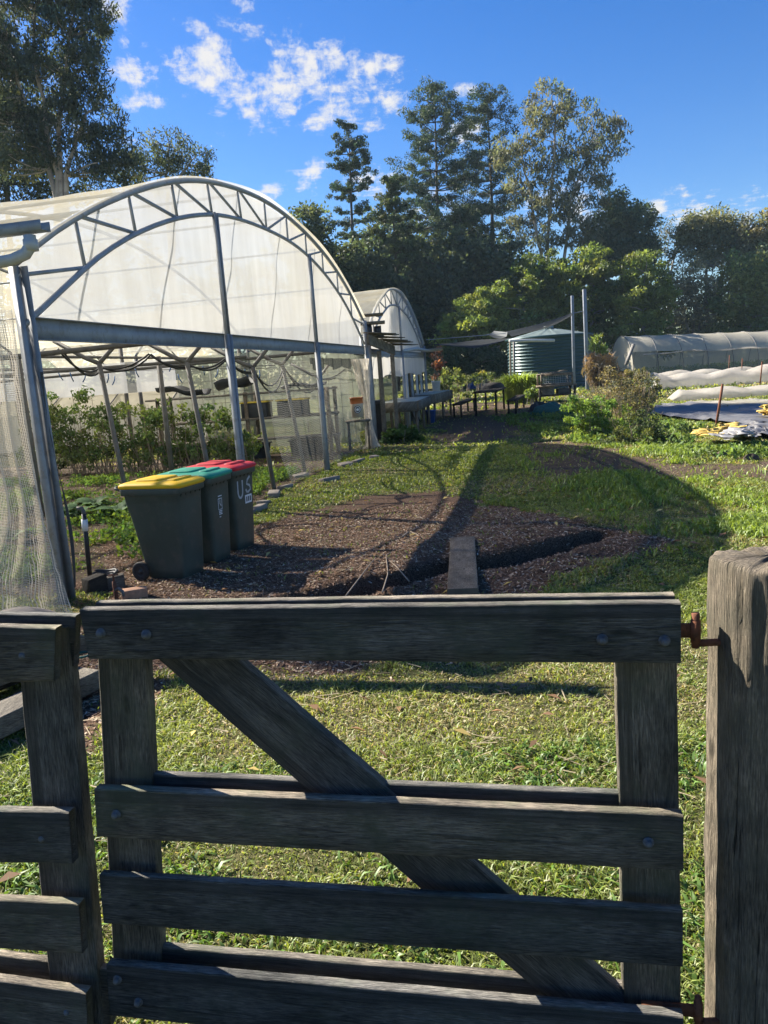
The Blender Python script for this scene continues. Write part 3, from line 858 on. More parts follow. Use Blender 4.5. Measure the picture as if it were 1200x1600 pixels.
def fence():
    r = empty('timber_fence', (on_gate((20, 1300))[0], on_gate((20, 1300))[1], 0), 'weathered timber fence of horizontal boards beside the latch end of the gate', 'fence')
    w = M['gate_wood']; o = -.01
    def ex(p, q, x):      # carry an edge on along the fence
        return (x, p[1] + (q[1] - p[1]) * (x - p[0]) / (q[0] - p[0]))
    def rail(name, TL, TR, BR, BL, t0, t1, seed, off=o, dz=0):
        TL2, BL2 = ex(TL, TR, -420), ex(BL, BR, -420)
        cs = [on_gate(q, off) + np.array([0, 0, dz]) for q in (TL2, TR, BR, BL2)]
        board(name, cs, off + t0 - off, t1, w, r, seed)
    rail('rail', (0, 977), (91, 979), (88, 1062), (0, 1064), o, .016, 31)
    rail('rail', (0, 1264), (111, 1266), (117, 1346), (0, 1344), o, .016, 32)
    rail('rail', (0, 1403), (127, 1409), (132, 1486), (0, 1478), o, .016, 33)
    rail('rail', (0, 1528), (138, 1547), (142, 1640), (0, 1620), o, .016, 34)
    rail('back_rail', (0, 975), (96, 977), (93, 1060), (0, 1062), .054, .077, 35, dz=.004)
    rail('back_rail', (0, 1528), (152, 1549), (156, 1640), (0, 1620), .054, .077, 36, dz=.01)
    def st(a, b, c_, d, seed):
        board('stile', [on_gate(q, .017) for q in (a, b, c_, d)], .0175, .053, w, r, seed, 'y')
    st((15, 985), (96, 985), (154, 1610), (76, 1600), 37)
    st((-360, 990), (-280, 990), (-250, 1600), (-330, 1600), 38)
    for b in ((38, 1023), (68, 1308), (107, 1578)):
        bolt(b, r, o - .002)
fence()

def gate_post():
    c = np.array([.718, 1.384]); R0 = .106
    r = empty('gate_post', (c[0], c[1], 0), 'thick round grey timber post with a cracked top beside the gate', 'post')
    rng = np.random.default_rng(5)
    k = 96; nz = 70
    a = np.arange(k) * 2 * math.pi / k
    zs = np.concatenate([np.linspace(-.25, 1.247, nz - 8), 1.247 + np.array([.004, .008, .0115, .0145, .016, .0166, .017, .017])])
    rad = np.concatenate([np.full(nz - 8, 1.0), np.array([.998, .993, .98, .95, .82, .55, .3, .001])])
    Rm = np.ones((nz, k)) * R0
    bulge = .006 * np.sin(a * 3 + .7) + .004 * np.sin(a * 5 + 2) + .0012 * np.sin(a * 23) + .0008 * np.sin(a * 41 + 1)
    Rm = Rm + bulge[None, :] * (1 + .3 * np.sin(zs * 3))[:, None]
    fl = np.stack([np.interp(zs * 14, np.arange(40), rng.normal(0, .0012, 40)) for _ in range(k)], 1)
    Rm = Rm + fl
    for az, wdt, dep in ((-1.83, .05, .018), (-1.2, .04, .010), (-2.6, .035, .008), (.6, .05, .015), (-1.5, .03, .006)):
        dd = np.abs((a - az + math.pi) % (2 * math.pi) - math.pi)
        wob = .03 * np.sin(zs * 9 + az)
        dd = np.abs((a[None, :] - az - wob[:, None] + math.pi) % (2 * math.pi) - math.pi)
        Rm = Rm - dep * np.exp(-(dd / wdt) ** 2) * (.4 + .6 * np.clip((zs - .5) / .5, 0, 1))[:, None]
    Rm = Rm * rad[:, None]
    tilt = (zs[:, None] * .004)
    top = (zs > 1.24)[:, None] * (.004 * np.sin(a * 2 + 1) + .0022 * np.sin(a * 9 + 1) + .0015 * np.sin(a * 17))[None, :]
    P = np.stack([c[0] + tilt * 0 + Rm * np.cos(a), c[1] + Rm * np.sin(a), zs[:, None] + top + np.zeros((1, k))], -1)
    g = Geo(); i = np.arange(nz - 1)[:, None] * k; j = np.arange(k)[None, :]; j2 = (j + 1) % k
    q = np.stack([i + j, i + j2, i + k + j2, i + k + j], -1).reshape(-1, 4)
    uv = np.stack(np.broadcast_arrays(zs[:, None] + 3 + (1 - rad[:, None]) * .3, (a * R0)[None, :] + 5), -1)
    g.add(P.reshape(-1, 3), q, uv=uv.reshape(-1, 2))
    g.build('log', M['post_wood'], r, smooth=True)
    for (px, py) in ((1072, 985), (1078, 1578)):
        p = on_gate((px - 6, py), .045) - GT * .024
        g = Geo()
        z = np.array([0, 0, -.026])
        e = np.array([c[0], c[1], (p + z)[2]])
        d = e - (p + z); d /= np.linalg.norm(d)
        g.tube([p + z, p + z + d * .1], .007, 10)
        g.tube([p + z - np.array([0, 0, .008]), p + np.array([0, 0, .034])], .0075, 10)
        g.build('hinge_pin', M['rust'], r, smooth=True)
gate_post()
# ------------------------------------------------------------------ greenhouses
def interp(xs, ys):
    return lambda s: float(np.interp(s, xs, ys))
def arch(span, z0, zt, p=2.0):
    return lambda s: z0 + (zt - z0) * (1 - abs(2 * s / span - 1) ** p)

def greenhouse(s0, span, depth, up_, lo_, ncell, label, beam_z, d0, mulls, film, roof, group, posts, front=True):
    base = W(s0, d0, 0)
    r = empty('greenhouse', (base[0], base[1], 0), label, 'greenhouse', group)
    P = lambda s, d, z: W(s0 + s, d0 + d, z)
    mt = M['galv']
    ss = np.linspace(0, span, 41)
    cu = np.array([P(s, 0, up_(s)) for s in ss]); cl = np.array([P(s, 0, lo_(s)) for s in ss])
    Geo().tube(cu, .032, 8).build('top_chord', mt, r, smooth=True)
    Geo().tube(cl, .026, 8).build('bottom_chord', mt, r, smooth=True)
    nodes = np.linspace(0, span, ncell + 1)
    half = ncell // 2
    for i, s in enumerate(nodes):
        if 0 < i < ncell:
            Geo().tube([P(s, .01, lo_(s)), P(s - .06 if i < half else s, .01, up_(s))], .017, 6).build('web_strut', mt, r)
    for i in range(ncell):
        a, b = nodes[i], nodes[i + 1]
        if i == 0: A, B = P(.02, .01, up_(0) - .08), P(b, .01, lo_(b))
        elif i < half: A, B = P(a, .01, up_(a)), P(b, .01, lo_(b))
        elif i < ncell - 1: A, B = P(a, .01, lo_(a)), P(b, .01, up_(b))
        else: A, B = P(a, .01, lo_(a)), P(span - .02, .01, up_(span) - .08)
        Geo().tube([A, B], .019, 6).build('web_strut', mt, r)
    # posts and beam
    def chan(p0, p1, w, t, name):
        g = Geo(); p0 = np.asarray(p0); p1 = np.asarray(p1)
        ax = (p1 - p0) / np.linalg.norm(p1 - p0)
        out = -np.array([GH_M[0], GH_M[1], 0.0])
        side = np.cross(ax, out); 
        g.bar(p0 + out * 0, p1, w, .008, out)
        g.bar(p0 + side * (w / 2) + out * t / 2, p1 + side * (w / 2) + out * t / 2, .007, t, out)
        g.bar(p0 - side * (w / 2) + out * t / 2, p1 - side * (w / 2) + out * t / 2, .007, t, out)
        return g.build(name, mt, r)
    for s in posts:
        e = s < .01 or s > span - .01
        chan(P(s, 0, -.3), P(s, 0, up_(s) - .01 if e else beam_z), .13 if e else .10, .07, 'post')
    for a, b in zip(posts[:-1], posts[1:]):
        chan(P(a + .075, -.005, beam_z - .085), P(b - .06, -.005, beam_z - .085), .17, .05, 'beam')
    for s in mulls:
        chan(P(s, -.01, beam_z), P(s, -.01, lo_(s) + .02), .075, .045, 'mullion')
    # gable film
    rng = np.random.default_rng(3)
    S = np.linspace(.02, span - .02, 81); K = np.linspace(0, 1, 24)
    F = np.zeros((81, 24, 3))
    for i, s in enumerate(S):
        z0, z1 = beam_z - .08, up_(s) - .01
        for j, k in enumerate(K):
            z = z0 + (z1 - z0) * k
            dd = .06 + .014 * math.sin(s * 4.1 + z * 1.7) * math.sin(k * 3.14) + .007 * math.sin(s * 11 + 2 * z) + .004 * math.sin(s * 23 + z)
            F[i, j] = P(s, dd, z)
    Geo().grid(F).build('gable_film', film, r, smooth=True)
    # roof film over hoops
    dd = np.linspace(-.06, depth, 41)
    F = np.zeros((61, 41, 3))
    S = np.linspace(-.03, span + .03, 61)
    for i, s in enumerate(S):
        sc_ = min(max(s, 0), span)
        for j, d in enumerate(dd):
            sag = .05 * abs(math.sin(math.pi * d / 3.0)) + .012 * math.sin(d * 5 + s * 2)
            F[i, j] = P(s, d, up_(sc_) + .045 - sag)
    Geo().grid(F).build('roof_film', roof, r, smooth=True)
    # inner hoops, ties and posts
    for d in np.arange(3, depth + .1, 3.0):
        g = Geo().tube([P(s, d, up_(s) - .02) for s in ss[::2]], .028, 6)
        g.build('hoop', mt, r, smooth=True)
        Geo().tube([P(0, d, beam_z - .05), P(span, d, beam_z - .05)], .024, 6).build('tie_bar', M['galv_pipe'], r, smooth=True)
        for s in posts:
            Geo().box(P(s, d, up_(s) / 2 if (s < .01 or s > span - .01) else beam_z / 2), (.07, .07, (up_(s) if (s < .01 or s > span - .01) else beam_z) - .04), [GH_U.tolist() + [0], GH_M.tolist() + [0], [0, 0, 1]]).build('inner_post', M['galv_pipe'], r)
    for s in np.linspace(span * .12, span * .88, 6):
        Geo().tube([P(s, 0.06, up_(s) - .05), P(s, depth, up_(s) - .05)], .018, 6).build('purlin', mt, r, smooth=True)
    # far gable
    F = np.array([[P(s, depth, z0) for z0 in np.linspace(.3, up_(s), 8)] for s in np.linspace(0, span, 30)])
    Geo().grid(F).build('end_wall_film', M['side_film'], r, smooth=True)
    return r, P

UP1 = interp([0, .45, 1.0, 1.9, 2.87, 3.83, 4.9, 5.9, 6.9, 7.95, 9.0, 10.0, 10.9, 11.8], [2.66, 2.94, 3.2, 3.56, 3.88, 4.09, 4.21, 4.26, 4.22, 4.10, 3.91, 3.64, 3.30, 2.85])
LO1 = interp([0, .2, 1.15, 2.02, 2.94, 3.95, 4.9, 5.9, 6.95, 7.94, 8.95, 9.96, 10.7, 11.8], [2.2, 2.3, 2.86, 3.22, 3.51, 3.73, 3.82, 3.85, 3.84, 3.74, 3.54, 3.24, 2.93, 2.3])
def smoothf(f, span):
    xs = np.linspace(0, span, 60); y = np.array([f(x) for x in xs])
    for _ in range(6):
        y[1:-1] = (y[:-2] + 2 * y[1:-1] + y[2:]) / 4
    return lambda s: float(np.interp(s, xs, y))
UP1, LO1 = smoothf(UP1, 11.8), smoothf(LO1, 11.8)
gh, P1 = greenhouse(0, 11.8, 15, UP1, LO1, 12, 'big open-sided arched greenhouse with grey steel truss gable beside the bins', 2.27, 0, (3.93, 7.87), M['film'], M['roof_film'], None, (0, 3.93, 7.87, 11.8))

def greenhouse_extras():
    r = gh
    # gutter, its end and the white down pipe at the near eave
    g = Geo()
    g.bar(P1(-.07, -.36, 2.86), P1(-.07, 15, 2.86), .11, .010)
    g.bar(P1(-.125, -.36, 2.89), P1(-.125, 15, 2.89), .010, .07); g.bar(P1(-.015, -.36, 2.89), P1(-.015, 15, 2.89), .010, .07)
    g.build('gutter', M['galv'], r)
    Geo().tube([P1(-.10, -.24, 2.83), P1(-.10, -.24, 2.76), P1(-.12, -.20, 2.70), P1(-.14, -.10, 2.665), P1(-.16, .3, 2.64), P1(-.16, 6, 2.50)], .044, 12).build('down_pipe', M['pvc'], r, smooth=True)
    Geo().tube([P1(-.10, -.24, 2.80), P1(-.10, -.24, 2.72)], .052, 12).build('pipe_socket', M['pvc'], r, smooth=True)
    # near side netting, hanging from the eave to the ground, bunched at the corner post
    d = np.linspace(.02, 9, 60); z = np.linspace(0, 1, 24)
    F = np.zeros((60, 24, 3))
    for i, dd in enumerate(d):
        for j, k in enumerate(z):
            zz = .02 + 2.6 * k
            b = .10 * math.sin(dd * 2.3 + 1) * (1 - k) + .05 * math.sin(dd * 5.7 + k * 3)
            F[i, j] = P1(-.12 - b - .38 * (1 - k) ** 2.2, dd, zz)
    Geo().grid(F).build('side_net', M['net_white'], r, smooth=True)
    d = np.linspace(0, 1, 44); F = np.zeros((44, 24, 3))
    for i, k2 in enumerate(d):
        for j, k in enumerate(z):
            zz = .02 + 2.3 * k
            wd = .34 + .10 * (1 - k) - .16 * math.exp(-((k - .32) / .2) ** 2)
            F[i, j] = P1(-.13 - .05 * math.sin(k2 * 19 + 3 * k) - .20 * (1 - k) ** 3, -.02 + k2 * (wd + .05) + .45 * (1 - k) ** 3 * (k2 - .62), zz)
    Geo().grid(F).build('gathered_net', M['net_dense'], r, smooth=True)
    # black flap wrapped on the corner post
    F = np.array([[P1(.055 + .035 * math.sin(k * 5) + .02 * q, -.075 - .02 * q * math.sin(k * 7), .1 + 1.75 * k) for q in np.linspace(0, 1, 5)] for k in np.linspace(0, 1, 30)])
    Geo().grid(F).build('black_flap', M['dark_plastic'], r, smooth=True)
    # leaning props with forked tops
    for k, (px, top) in enumerate([((205, 805), (155, 568)), ((338, 790), (292, 566)), ((430, 768), (395, 574)), ((478, 738), (441, 570)), ((531, 706), (499, 590))]):
        b = G(*px)
        b = b + np.array([0, 0, -.1])
        t = D(top[0], top[1], b[1] + .10)
        Geo().tube([b, b * .5 + t * .5, t], .033, 8).build('prop', M['galv_pipe'], r, smooth=True)
        u = np.array([GH_U[0], GH_U[1], 0]); m = np.array([GH_M[0], GH_M[1], 0])
        a1 = t + m * .62 + np.array([0, 0, .34]); a2 = t - m * .18 + u * .2 + np.array([0, 0, .26])
        Geo().tube([a1, t + (a1 - t) * .3 + np.array([0, 0, -.02]), t], .030, 8).build('fork_arm', M['galv_pipe'], r, smooth=True)
        Geo().tube([t, a2], .030, 8).build('fork_arm', M['galv_pipe'], r, smooth=True)
    # drooping black irrigation hose along the forks
    tops = [D(x, y, yy) for x, y, yy in ((85, 545, 9.3), (152, 575, 10.4), (229, 553, 10.5), (295, 572, 10.75), (350, 560, 11.2), (395, 580, 11.7), (442, 574, 13.9), (500, 592, 17.4), (540, 575, 17.6), (572, 574, 17.7))]
    for off in (0, .12):
        pts = []
        for a, b in zip(tops[:-1], tops[1:]):
            for t in np.linspace(0, 1, 9)[:-1]:
                p = a * (1 - t) + b * t
                pts.append(p + np.array([0, .1 + off, -.9 * (.30 + off) * 4 * t * (1 - t) * min(1, np.linalg.norm(b - a) / 2.2)]))
        Geo().tube(pts, .014, 6).build('irrigation_hose', M['black_pipe'], r, smooth=True)
    # horizontal pipes under the roof
    for (s, z0, z1, rr) in ((2.5, 2.16, 2.05, .03), (5.2, 2.02, 2.10, .025), (8.6, 2.12, 2.02, .03)):
        Geo().tube([P1(s, .25, z0), P1(s + 1.2, 12, z1)], rr, 8).build('cross_pipe', M['galv_pipe'], r, smooth=True)
    # far side wall: clouded sheet with wire mesh before it
    F = np.array([[P1(11.72 + .02 * math.sin(d * 3), d, z) for z in np.linspace(.15, 2.35, 8)] for d in np.linspace(.25, 4.6, 20)])
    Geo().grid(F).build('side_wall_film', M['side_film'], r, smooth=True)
    F = np.array([[P1(11.72 + .02 * math.sin(d * 3), d, z) for z in np.linspace(1.62, 2.35, 5)] for d in np.linspace(4.62, 15, 30)])
    Geo().grid(F).build('upper_side_film', M['film'], r, smooth=True)
    g = Geo()
    for d in np.arange(.3, 4.6, .28): g.tube([P1(11.6, d, .1), P1(11.6, d, 2.2)], .0045, 4, cap=False)
    for z in np.arange(.2, 2.25, .26): g.tube([P1(11.6, .3, z), P1(11.6, 4.5, z)], .0045, 4, cap=False)
    g.build('wire_mesh', M['galv_pipe'], r)
    # scalloped dark net under the eave at the far bay
    F = np.zeros((40, 8, 3))
    for i, s in enumerate(np.linspace(8.1, 11.6, 40)):
        for j, k in enumerate(np.linspace(0, 1, 8)):
            F[i, j] = P1(s, .22 + .05 * math.sin(s * 9), 2.02 - k * (.10 + .13 * abs(math.sin(s * 2.7))))
    Geo().grid(F).build('rolled_net', M['net_dark'], r, smooth=True)
    # thin net across the last bay, draped on the ground
    F = np.zeros((50, 20, 3))
    for i, s in enumerate(np.linspace(6.2, 11.45, 50)):
        for j, k in enumerate(np.linspace(0, 1, 20)):
            F[i, j] = P1(s, .32 + .05 * math.sin(s * 6 + k * 3) * (1 - k) - .22 * (1 - k) ** 3, .03 + 1.95 * k)
    Geo().grid(F).build('bay_net', M['net_thin'], r, smooth=True)
greenhouse_extras()

def tubs():
    for k, (s, d, l, h, lab) in enumerate(((10.9, 1.2, .8, .36, 'black storage tub on the ground under the crates, by the net curtain'), (10.8, 2.6, .9, .33, 'black storage tub under the middle of the potting bench'), (10.7, 3.9, .7, .36, 'black storage tub under the far end of the potting bench'))):
        g = Geo()
        F = []
        for z, q in ((.0, .86), (.02, .88), (h - .03, .98), (h - .03, 1.06), (h, 1.06), (h, .97), (.06, .85)):
            F.append([W(s + sx * .24 * q, d + sy * l / 2 * q, z) for sx, sy in ((-1, -1), (0, -1), (1, -1), (1, 0), (1, 1), (0, 1), (-1, 1), (-1, 0))])
        g.grid(np.array(F), closed=True)
        tag(g.build('storage_tub', M['dark_plastic'], None), lab, 'tub', 'black tubs under the potting bench')
def net_curtain():
    # gathered curtain at the far corner, tied half-way and spread on the ground
    g = Geo(); n, k = 36, 40
    F = np.zeros((n, k, 3))
    zs = np.linspace(0.01, 2.0, n)
    for i, z in enumerate(zs):
        w = np.interp(z, [0, .12, .5, .9, 1.2, 1.6, 2.0], [.42, .27, .17, .15, .17, .30, .36])
        off = np.interp(z, [0, .5, 1.2, 2.0], [.12, 0, -.05, -.30])
        for j in range(k):
            a = j / k * 2 * math.pi
            rr = w * (1 + .20 * math.sin(a * 7 + z * 1.5) + .08 * math.sin(a * 15))
            p = P1(11.55 + off * .6 + rr * .7 * math.cos(a), -.02 + off * -.2 + rr * .45 * math.sin(a), z)
            F[i, j] = p
    g.grid(F, closed=True)
    o = g.build('net_curtain', M['net_dense'], None, smooth=True)
    tag(o, 'bunched pale net curtain tied back at the far corner of the big greenhouse', 'net')
net_curtain()
tubs()

UP2 = smoothf(interp([0, .6, 1.5, 3.0, 4.0, 5, 6.5, 7.5, 8.4, 8.8], [2.55, 2.95, 3.40, 3.87, 3.98, 3.95, 3.62, 3.25, 2.78, 2.5]), 8.8)
LO2 = smoothf(interp([0, 1.5, 3.0, 4.2, 6, 7.5, 8.8], [2.2, 3.0, 3.46, 3.55, 3.35, 2.85, 2.2]), 8.8)
gh2, P2 = greenhouse(12.75, 8.8, 14, UP2, LO2, 10, 'smaller arched greenhouse with pleated white gable, beyond the slatted timber frame', 2.25, .15, (4.4,), M['film2'], M['roof_film'], None, (0, 4.4, 8.8))
def gh2_extras():
    r = gh2
    # pleated lower valance
    F = np.zeros((90, 8, 3))
    for i, s in enumerate(np.linspace(.1, 8.7, 90)):
        for j, k in enumerate(np.linspace(0, 1, 8)):
            F[i, j] = P2(s, -.03 + .02 * math.sin(s * 8), 2.12 - k * (.55 + .04 * math.sin(s * 2)))
    Geo().grid(F).build('valance', M['film2'], r, smooth=True)
    # door posts and barred gate of the entry
    for s in (5.2, 6.1, 7.1, 8.0):
        Geo().box(P2(s, .02, .85), (.07, .07, 1.7), [GH_U.tolist() + [0], GH_M.tolist() + [0], [0, 0, 1]]).build('door_post', M['pvc'] if s != 6.1 else M['galv'], r)
    g = Geo()
    for s in np.linspace(7.2, 8.6, 4): g.tube([P2(s, .05, .3), P2(s, .05, 1.65)], .022, 6)
    for z in np.linspace(.4, 1.6, 5): g.tube([P2(7.2, .05, z), P2(8.6, .05, z)], .018, 6)
    g.build('barred_door', M['dark_plastic'], r)
    F = np.array([[P2(s + .06 * math.sin(z * 3), .12 + .05 * math.sin(s * 9), z) for z in np.linspace(.1, 1.65, 8)] for s in np.linspace(5.25, 6.9, 30)])
    Geo().grid(F).build('door_curtain', M['net_dark'], r, smooth=True)
    F = np.array([[P2(s, 1.0 + .03 * math.sin(s * 9), z) for z in np.linspace(.1, 2.2, 8)] for s in np.linspace(0, 8.8, 30)])
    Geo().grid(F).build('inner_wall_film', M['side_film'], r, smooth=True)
gh2_extras()

def pipe_run():
    pts = [D(690, 545, 27.0), D(668, 548, 26.6), D(650, 545, 25.8), D(638, 547, 24.5), D(628, 549, 23.5)]
    o = Geo().tube(pts, .055, 8).build('overhead_pipe', M['pvc'], None, smooth=True)
    tag(o, 'white pipe run fixed along the eave of the smaller greenhouse', 'pipe')
pipe_run()

# slatted timber frame between the two greenhouses
def pergola():
    a = D(593, 690, 18.4)
    b0 = G(593, 693); b1 = G(617, 668)
    r = empty('slatted_frame', (b0[0], b0[1], 0), 'grey timber frame with a slatted roof, between the two greenhouses', 'pergola')
    zt = 2.28
    w = M['grey_timber']
    p0 = np.array([D(592, 548, b0[1])[0], b0[1], 0]); p1 = D(613, 560, b0[1] + 1.7); p1 = np.array([p1[0], b0[1] + 1.7, 0])
    g = Geo().bar(p0 + [0, 0, -.1], p0 + [0, 0, zt - .1], .11, .11, (1, 0, 0)); g.build('timber_post', M['old_board'], r, bevel=.006)
    g = Geo().bar(p1 + [0, 0, -.1], p1 + [0, 0, zt - .16], .11, .11, (1, 0, 0)); g.build('timber_post', w, r, bevel=.006)
    f0 = D(575, 530, 17.4); f1 = D(616, 548, 19.6)
    g = Geo().bar(f0, f1, .05, .22); g.build('front_beam', w, r, bevel=.004)
    q0 = D(575, 516, 18.2) ; q1 = D(630, 540, 22.2)
    for k in np.linspace(0, 1, 9):
        a = f0 + (f1 - f0) * k + np.array([-.02, -.05, .14]); b = a + np.array([.62, .9, -.02 + .02 * math.sin(k * 20)])
        Geo().bar(a - (b - a) * .05, b, .14, .022).build('slat', w if int(k * 8) % 2 else M['old_board'], r)
    c = D(580, 505, 18.0)
    g = Geo().box(c, (.62, .5, .05)); g.box(c + [0, 0, .18], (.56, .5, .04)); g.build('top_shelf', w, r)
pergola()
def fan_unit():
    c = D(582, 516, 18.0)
    g = Geo()
    g.tube([c + [-.18, -.06, 0], c + [-.02, -.08, 0]], [.13, .13], 12); g.tube([c + [.04, -.06, -.02], c + [.2, -.06, -.02]], [.10, .11], 12)
    g.box(c + [0, 0, -.14], (.5, .2, .05))
    tag(g.build('pump_motor', M['dark_plastic'], None), 'small dark pump motor tucked under the top shelf of the slatted frame', 'pump')
fan_unit()

# ------------------------------------------------------------------ things in the far bay of the big greenhouse
UX = np.array([GH_U[0], GH_U[1], 0]); UM = np.array([GH_M[0], GH_M[1], 0]); UZ = np.array([0, 0, 1.0])
AXU = [UX, UM, UZ]
def potting_bench():
    r = empty('potting_bench', W(10.6, 2.4, 0), 'long grey potting bench with two shelves behind the net of the big greenhouse', 'bench')
    for z, t in ((.88, .05), (.42, .03), (1.42, .04)):
        Geo().bar(W(10.9, .5, z), W(10.3, 4.6, z), .55, t).build('shelf_board', M['grey_timber'], r)
    for d in (.6, 2.4, 4.4):
        for s in (10.5, 11.1):
            Geo().bar(W(s - .13 * (d - .6) / 1.3 * .6, d, -.05), W(s - .13 * (d - .6) / 1.3 * .6, d, 1.46), .07, .05, UX).build('leg', M['old_board'], r)
potting_bench()
def tray(i, s, d, z, l, w, h, tilt, label):
    c = W(s, d, z + h / 2)
    ca, sa = math.cos(tilt), math.sin(tilt)
    a = UM * ca + UZ * sa; n = UZ * ca - UM * sa
    g = Geo()
    n_ = 14
    F = np.array([[c + a * x + UX * y + n * ((abs(y) / (w / 2)) ** 4 * h * .7 + .03 * math.sin(x * 9)) for y in np.linspace(-w / 2, w / 2, 8)] for x in np.linspace(-l / 2, l / 2, n_)])
    g.grid(F)
    tag(g.build('seedling_tray', M['dark_plastic'], None, smooth=True, solid=.02), label, 'tray', 'black trays on the potting bench')
tray(0, 10.55, 3.9, 1.45, 1.1, .5, .16, .16, 'longest black tray, tilted on the upper shelf of the potting bench')
tray(1, 10.7, 2.7, 1.46, .8, .5, .26, -.10, 'deep black tray standing on the upper shelf between bench posts')
tray(2, 10.85, 1.2, 1.45, .9, .5, .08, .0, 'flat black tray by the net curtain end of the upper shelf')
def crate(s, d, l, label):
    r = empty('storage_crate', W(s, d, .43), label, 'crate', 'dark crates with yellow lids on the bench')
    c = W(s, d, .43 + .24)
    g = Geo(); g.box(W(s, d, .90 + .16), (.42, l, .32), AXU)
    g.build('crate_body', M['dark_plastic'], r, bevel=.02)
    Geo().box(W(s, d, 1.235), (.46, l + .05, .03), AXU).build('lid', M['crate_yellow'], r, bevel=.008)
crate(10.75, 1.45, .62, 'yellow-lidded dark crate on the bench close to the orange bucket')
crate(10.62, 2.25, .58, 'yellow-lidded dark crate on the bench next to its twin, deeper inside')
def bucket():
    c = D(559, 652, 17.2)
    h, rr = .42, .145
    r = empty('bucket', c, 'cream bucket with an orange top band and a round emblem by the net curtain', 'bucket')
    Geo().lathe([(0, 0), (rr * .86, 0), (rr * .96, h * .72)], c, 24).build('bucket_body', M['bucket_cream'], r, smooth=True)
    Geo().lathe([(rr * .965, h * .72), (rr, h), (rr * 1.06, h), (rr * 1.06, h + .02), (rr * .98, h + .02), (rr * .93, h * .75)], c, 24).build('orange_band', M['orange'], r, smooth=True)
    n = np.array([.1, -1, 0.0]); n /= np.linalg.norm(n); a = np.array([-n[1], n[0], 0]) * -1
    def patch(r0, r1, off, mat, name):
        an = np.linspace(0, 2 * math.pi, 25)
        F = []
        for q in (r0, r1):
            row = []
            for t in an:
                x = q * math.cos(t); z = h * .42 + q * math.sin(t)
                R_ = rr * (.86 + .10 * z / (h * .72)) + off
                th = x / R_
                row.append(c + (n * math.cos(th) + a * math.sin(th)) * R_ + np.array([0, 0, z]))
            F.append(row)
        Geo().grid(np.array(F)).build(name, mat, r, smooth=True)
    patch(.0005, .085, .003, M['ink'], 'emblem_disc')
    patch(.056, .070, .0045, M['sticker'], 'emblem_ring')
    patch(.0005, .030, .0045, M['sticker'], 'emblem_center')
    # little shelf that carries it
bucket()
def small_shelf():
    c = D(559, 655, 17.25)
    r = empty('bucket_stand', (c[0], c[1], 0), 'plain timber stand that carries the cream and orange bucket', 'stand')
    Geo().box(c + [0, 0.02, -.035], (.55, .42, .04)).build('board', M['grey_timber'], r)
    for x in (-.22, .22):
        for y in (-.13, .17):
            Geo().box((c[0] + x, c[1] + .02 + y, (c[2] - .05) / 2 - .03), (.05, .05, c[2] - .05 + .06)).build('leg', M['old_board'], r)
small_shelf()
def dark_bin():
    c = G(589, 690); r = empty('garbage_bin', c, 'dark blue-grey bin behind the timber post beside the net curtain', 'bin')
    g = Geo(); P_ = []
    for z, w in ((0, .19), (.9, .25), (.92, .27), (.98, .27), (.98, .24)):
        an = np.linspace(0, 2 * math.pi, 25)[:-1] + math.pi / 4
        P_.append([(c[0] + w * np.sign(math.cos(t)) * abs(math.cos(t)) ** .35, c[1] + w * np.sign(math.sin(t)) * abs(math.sin(t)) ** .35, z) for t in an])
    g.grid(np.array(P_), closed=True); g.build('bin_body', M['rubber'], r, smooth=False)
    Geo().box(c + [0, 0, .995], (.54, .54, .04)).build('lid', M['dark_plastic'], r, bevel=.012)
dark_bin()

def inner_tunnel():
    """low propagation tunnel that stands beyond the tomatoes"""
    e0 = D(290, 592, 24.5); e1 = D(322, 628, 24.5)
    r = empty('propagation_tunnel', (e0[0], e0[1], 0), 'low gabled propagation tunnel with a beige cover, seen behind the tomato plants', 'tunnel')
    zr, ze = e0[2], e1[2]
    half = max(1.2, abs(e1[0] - e0[0]) + .9)
    Lx = 16
    ax = np.array([-.985, .17, 0]); sd = np.array([.17, .985, 0])
    c = np.array([e0[0], e0[1], 0])
    def pt(l, s, z): return c + ax * l + sd * s + UZ * z
    F = np.array([[pt(l, s * half, zr - (zr - ze) * abs(s) - .03 * abs(math.sin(l * 2.6))) for s in np.linspace(-1, 1, 13)] for l in np.linspace(0, Lx, 60)])
    Geo().grid(F).build('roof_cover', M['tunnel_film'], r, smooth=True)
    F = np.array([[pt(l, -half + .02, z) for z in np.linspace(.05, ze, 5)] for l in np.linspace(0, Lx, 40)])
    Geo().grid(F).build('side_cover', M['film2'], r, smooth=True)
    F = np.array([[pt(0, s * half, k * (zr - (zr - ze) * abs(s))) for k in np.linspace(0, 1, 5)] for s in np.linspace(-1, 1, 13)])
    Geo().grid(F).build('end_cover', M['film2'], r, smooth=True)
    for l in np.arange(0, Lx + .1, 2.0):
        Geo().tube([pt(l, -half - .02, 0), pt(l, -half - .02, ze), pt(l, 0, zr + .02)], .022, 6).build('frame_hoop', M['galv_pipe'], r)
inner_tunnel()

